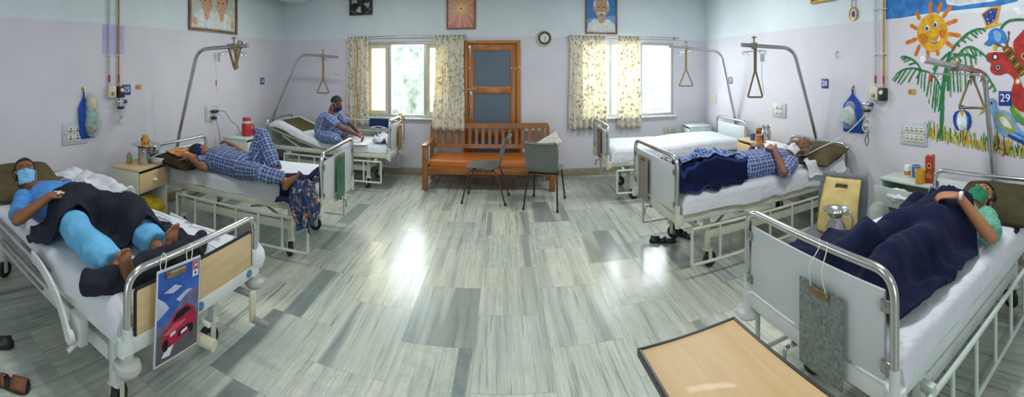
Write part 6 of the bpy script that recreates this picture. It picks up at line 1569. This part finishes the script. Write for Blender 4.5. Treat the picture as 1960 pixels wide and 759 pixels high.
m.loft([[V((x*(.062+.012*k), y*(.085+.012*k), .045*k)) for x, y in ((-1, -1), (1, -1), (1, 1), (-1, 1))] for k in (0, 1)], caps=False); m.quad((-.06, -.085, .001), (.06, -.085, .001), (.06, .085, .001), (-.06, .085, .001)); bx = m.build('tub', mat('clear_tub', '#d8dcd8', .15, 0, .02, 8, alpha=.7), t); s_ = bx.modifiers.new('thickness', 'SOLIDIFY'); s_.thickness = .002
m = MB().box((-.0, .03, .055), (.16, .20, .006), .003, Matrix.Rotation(.12, 3, 'X')); m.build('lid', mat('white_lid', '#d9dbd8', .3, 0, .02, 8, alpha=.85), t)
# yellow cloth in the open bay of that locker
m = MB(); m.ell((0, 0, .045), (.11, .13, .06), None, 28, 18); m.ell((.09, .10, .03), (.07, .09, .035), None, 20, 12)
me = remesh(m, .008, 3); displace(me, .028, 11, 3, True, .008, 30); o = thing('yellow_cloth', 'yellow cloth stuffed on the open shelf of the wood-topped locker', 'cloth', (-3.16, 2.70, .285)); me.materials.append(mat_cloth('yellow_duster', '#c3a82a', .6, 16)); me.polygons.foreach_set('use_smooth', [True]*len(me.polygons)); me.name = 'folds'; link(me, 'folds', o)
# red flask and violet cup on the green locker
zt = .751
t = thing('thermos_flask', 'red flask with white shoulder band on the pale green locker', 'flask', (-3.31, 4.70, zt), .4); RF = mat('red_plastic', '#b3262c', .35, 0, .06, 8)
MB().lathe([(.001, 0), (.066, 0), (.068, .01), (.068, .165), (.062, .175), (.001, .175)], (0, 0, 0), 28).build('flask_body', RF, t); MB().lathe([(.060, .175), (.060, .205), (.001, .205)], (0, 0, 0), 28).build('band', WHITEPL, t); MB().lathe([(.001, .205), (.058, .205), (.058, .24), (.052, .25), (.001, .25)], (0, 0, 0), 28).build('lid', RF, t)
MB().tube(fillet([(.068, 0, .15), (.10, 0, .15), (.10, 0, .04), (.068, 0, .04)], .02, 4), .009, 8).build('handle', RF, t)
cup('violet cup beside the red flask', (-3.25, 4.80, zt), .03, .034, .085, mat('violet_plastic', '#7a4aa8', .4), mat('orange_rim', '#c9793a', .4))
# between beds 27 and 28
t = thing('steel_jug', 'steel jug on the wood-topped locker past the white-masked person', 'jug', (3.14, 4.31, zt))
MB().lathe([(.001, 0), (.054, 0), (.060, .008), (.063, .07), (.060, .125), (.050, .150), (.049, .160), (.056, .182), (.062, .196), (.061, .199), (.054, .183), (.046, .160), (.047, .150), (.057, .123), (.059, .02), (.001, .012)], (0, 0, 0), 32).build('jug_body', STEEL, t)
MB().tube([(.0635*cos(a), .0635*sin(a), .085) for a in np.linspace(0, 2*pi, 30, endpoint=False)], .002, 6, True).build('band', STEEL, t)
t = thing('carton', 'small orange carton between the blue cup and steel jug', 'carton', (3.14, 4.47, zt), .3); MB().box((0, 0, .075), (.07, .05, .15), .003).build('carton_box', mat('orange_carton', '#b5702c', .5, 0, .2, 30), t); MB().box((-.0355, 0, .09), (.002, .035, .06)).build('label', mat('dark_label', '#5a3a22', .5), t)
t = cup('dark blue paper cup with white rim on the wood-topped locker', (3.03, 4.46, zt), .03, .038, .09, BCUP, WHITEPL)
cup('orange and white cup standing in front of the steel jug', (3.03, 4.33, zt), .032, .038, .085, mat('orange_cup', '#cf7a34', .45, 0, .25, 40), WHITEPL)
# locker beside bed 29
zl = .661
t = thing('pill_bottle', 'white bottle on the pale green locker with the open drawer', 'bottle', (3.215, 2.215, zl)); MB().lathe([(.001, 0), (.030, 0), (.031, .01), (.031, .075), (.024, .085), (.001, .085)], (0, 0, 0), 20).build('bottle_body', WHITEPL, t); MB().lathe([(.001, .085), (.027, .085), (.027, .11), (.001, .11)], (0, 0, 0), 20).build('cap', WHITEI, t); MB().lathe([(.0308, .02), (.0308, .06), (.0318, .06), (.0318, .02)], (0, 0, 0), 20, ring=True).build('label', mat('orange_print', '#cf7a4a', .5), t)
cup('blue cup behind the white bottle', (3.265, 2.15, zl), .038, .043, .105, mat('bright_blue', '#3f7fb8', .4), WHITEPL)
t = cup('yellow-orange tub on the front edge of the locker with the open drawer', (3.095, 1.995, zl), .045, .048, .12, mat('amber_tub', '#cf9a2e', .4, 0, .12, 20), mat('pale_lid', '#dcc890', .4), 'tub', 'tub')
t = thing('juice_carton', 'red juice carton on the pale green locker', 'carton', (3.18, 1.945, zl), .35); MB().box((0, 0, .1175), (.105, .07, .235), .003).build('carton_box', mat('red_carton', '#a8321f', .4, 0, .12, 14), t)
f = Flat(0); f.base = .0; 
for k, (x, z, rx, rz, mm) in enumerate(((0, .145, .036, .026, 0), (.0, .145, .026, .014, 1), (-.02, .06, .026, .026, 2), (.022, .05, .022, .024, 2), (.0, .085, .016, .014, 3))): f.disc(x, z, rx, rz, mm)
q = f.mesh('print', [mat('carton_yellow', '#d9a72e', .4), mat('carton_dark_red', '#7a1f18', .4), mat('carton_orange', '#d2702a', .4), mat('carton_green', '#5a8a3a', .4)]); q.transform(Matrix.Translation(V((0, -.0362, 0.01)))); link(q.copy(), 'print', t); q.transform(Matrix.Rotation(-pi/2, 4, 'Z') @ Matrix.Scale(.6, 4, (1, 0, 0))); q.transform(Matrix.Translation(V((-.0175, 0, 0)))); link(q, 'print', t)
MB().lathe([(.001, 0), (.014, 0), (.014, .018), (.001, .018)], (.02, 0, .235), 16).build('cap', WHITEPL, t)
m = MB(); m.ell((0, 0, 0), (.16, .09, .035), None, 24, 14); me = m.mesh('c', []); displace(me, .02, 10, 2, True, .006, 30); o = thing('cloth_bundle', 'crumpled white cloth in the open drawer under the juice carton', 'cloth', (3.02, 2.15, .545), 1.5); me.materials.append(SHEET); me.name = 'folds'; link(me, 'folds', o)
m = MB(); m.ell((0, 0, .0), (.15, .06, .13), None, 24, 16); me = m.mesh('c', []); displace(me, .03, 8, 5, True, .01, 24); o = thing('plastic_bag', 'clear plastic bag hanging below the open drawer', 'bag', (2.86, 2.28, .36), .2); me.materials.append(POLY); me.name = 'film'; me.polygons.foreach_set('use_smooth', [True]*len(me.polygons)); link(me, 'film', o)

# ------------------------------------------------------------------ yellow bag and steel pitcher on the chair by bed 28
ch = bpy.data.objects['plastic_chair.002']; M = MW[ch]
t = thing('carrier_bag', 'pale yellow carrier bag with a die-cut handle, standing on the grey chair', 'bag', M @ V((.0, -.06, .44)), ch.rotation_euler.z, None)
YB_ = mat_cloth('yellow_nonwoven', '#cbb679', .5, 9); hb = .37; m = MB(); N1, N2 = 18, 20; rows = []
def bagp(u, v, s_):
    wd = .15*(1.08 - .10*v); d = .050*(1-v)**.8*(1-u**4)+.002; y = -.02 - .125*v*v*.9 - .03*v + s_*d
    q = noise.noise(V((u*2.1, v*3, s_))); return V((u*wd + .006*q, y + .010*q*(1-v*.5), v*hb + .010*noise.noise(V((u*3, s_, 5)))*v))
for s_ in (1, -1):
    vs = [bagp(-1+2*i/N1, j/N2, s_) for j in range(N2+1) for i in range(N1+1)]; fs = []
    for j in range(N2):
        for i in range(N1):
            if j == N2-3 and N1//2-3 <= i < N1//2+3: continue          # the handle slot
            q = j*(N1+1)+i; fs.append((q, q+1, q+N1+2, q+N1+1))
    m.add(vs, fs)
fs = []
bagm = m.build('bag_body', YB_, t, ang=180); s_ = bagm.modifiers.new('thickness', 'SOLIDIFY'); s_.thickness = .003
m = MB(); zc = hb*(N2-2.5)/N2; pts = [bagp(x_*.33, (N2-2.5+zz)/N2, 1) + V((0, .003, 0)) for x_, zz in ((-1, -.5), (1, -.5), (1, .5), (-1, .5))]; m.tube(pts, .0035, 6, True); m.build('handle_slot_edge', mat('brown_edge', '#5f4f2e', .6), t)
t = jug('steel_pitcher', 'wide-mouthed steel pitcher standing before the yellow bag', M @ V((-.075, .115, .446)), .072, .235, -.8, .60)
MB().lathe([(.05, .195), (.085, .232), (.098, .238), (.096, .241), (.083, .236), (.048, .198)], (0, 0, 0), 32, ring=True).build('mouth', STEEL, t)

# ------------------------------------------------------------------ slippers on the floor
def slipper(label, loc, ang, strap, sole=BLACKR, L=.255):
    t = thing('slipper', label, 'slipper', loc, ang, 'dark slippers on the floor')
    prof = [(-.5, .030), (-.46, .034), (-.3, .036), (-.05, .034), (.15, .040), (.33, .046), (.45, .036), (.5, .018)]
    c = crom([(y*L, w_, 0) for y, w_ in prof], 5); out = [(w_.y, w_.x) for w_ in c] + [(-w_.y*.92, w_.x) for w_ in reversed(c)]
    MB().prism(out, lambda a, y, d: V((a, y, .004 + d + .012*max(0, -y/L-.1))), .016).build('sole', sole, t)
    m = MB(); rows = []
    for y in (.03, .07, .115): rows.append([V((x_*.046, y + .02*(1-abs(x_))*0, .018 + .040*(1-x_*x_))) for x_ in np.linspace(-1, 1, 11)])
    m.loft(rows, caps=False, closed=False); o = m.build('strap', strap, t); s_ = o.modifiers.new('thickness', 'SOLIDIFY'); s_.thickness = .007
    m = MB(); rows = []
    for y in (-.02, .0): rows.append([V((x_*.042, y - .02*(1-abs(x_)), .018 + .034*(1-x_*x_))) for x_ in np.linspace(-1, 1, 11)])
    m.loft(rows, caps=False, closed=False); o = m.build('rear_strap', strap, t); s_ = o.modifiers.new('thickness', 'SOLIDIFY'); s_.thickness = .006
slipper('black slipper lying toe-out before the castor, under the white-masked person', (1.50, 3.74, 0), 1.15, BLACKP)
slipper('black slipper lying behind the castor, under the white-masked person', (1.745, 3.80, 0), .35, BLACKP)
slipper('dark slipper with a tan strap on the floor beside the bed with the car-picture clipboard', (-2.045, .825, 0), -.75, mat('tan_strap', '#7a4a30', .6))
slipper('second dark slipper beside the tan-strapped one, cut by the picture edge', (-2.36, .86, 0), -.3, BLACKP)
# ------------------------------------------------------------------ light, world, camera
w = bpy.data.worlds.new('sky'); SC.world = w; w.use_nodes = True
bg = w.node_tree.nodes['Background']; bg.inputs[0].default_value = (.86, .93, 1., 1); bg.inputs[1].default_value = 2.7
def area(name, loc, rot, sx, sy, power, col=(1, 1, 1), spread=180):
    l = bpy.data.lights.new(name, 'AREA'); l.shape = 'RECTANGLE'; l.size = sx; l.size_y = sy; l.energy = power; l.color = col
    l.spread = radians(spread)
    o = bpy.data.objects.new(name, l); COL.objects.link(o); o.location = loc; o.rotation_euler = rot; return o
for i, (x, y) in enumerate(((-1.5, 1.4), (1.9, 1.4), (-1.7, 4.4), (1.9, 4.4), (.4, -1.6))):
    area('ceiling_tube_light', (x, y, ZC-.06), (0, 0, 0), 1.2, .25, (23, 36, 31, 39, 27)[i], (.97, .99, 1.))
# daylight that comes in through the two windows
area('window_daylight', ((WLX0+WLX1)/2, YB+.35, 1.55), (radians(-90), 0, 0), 1.4, 1.15, 55, (.92, .96, 1.))
area('window_daylight', ((WRX0+WRX1)/2, YB+.35, 1.55), (radians(-90), 0, 0), 1.5, 1.15, 105, (.92, .96, 1.))
cd = bpy.data.cameras.new('camera'); cam = bpy.data.objects.new('camera', cd); COL.objects.link(cam)
cam.location = (0, 0, CAMH); cam.rotation_euler = (radians(90), 0, 0)
cd.type = 'PANO'; cd.clip_start = .02; cd.clip_end = 200
q = cd if hasattr(cd, 'panorama_type') else cd.cycles
q.panorama_type = 'CENTRAL_CYLINDRICAL'
q.central_cylindrical_range_u_min = -XC/FPX; q.central_cylindrical_range_u_max = (1960-XC)/FPX
q.central_cylindrical_range_v_min = -(759-Y0)/FPX; q.central_cylindrical_range_v_max = Y0/FPX
q.central_cylindrical_radius = 1.0
SC.camera = cam
vs = SC.view_settings; vs.view_transform = 'Standard'; vs.look = 'None'; vs.gamma = 1; vs.exposure = 0.; vs.use_curve_mapping = False
SC.cycles.use_denoising = True
SC.cycles.max_bounces = 7; SC.cycles.diffuse_bounces = 4; SC.cycles.transparent_max_bounces = 12
SC.cycles.caustics_reflective = False; SC.cycles.caustics_refractive = False; SC.cycles.sample_clamp_indirect = 6
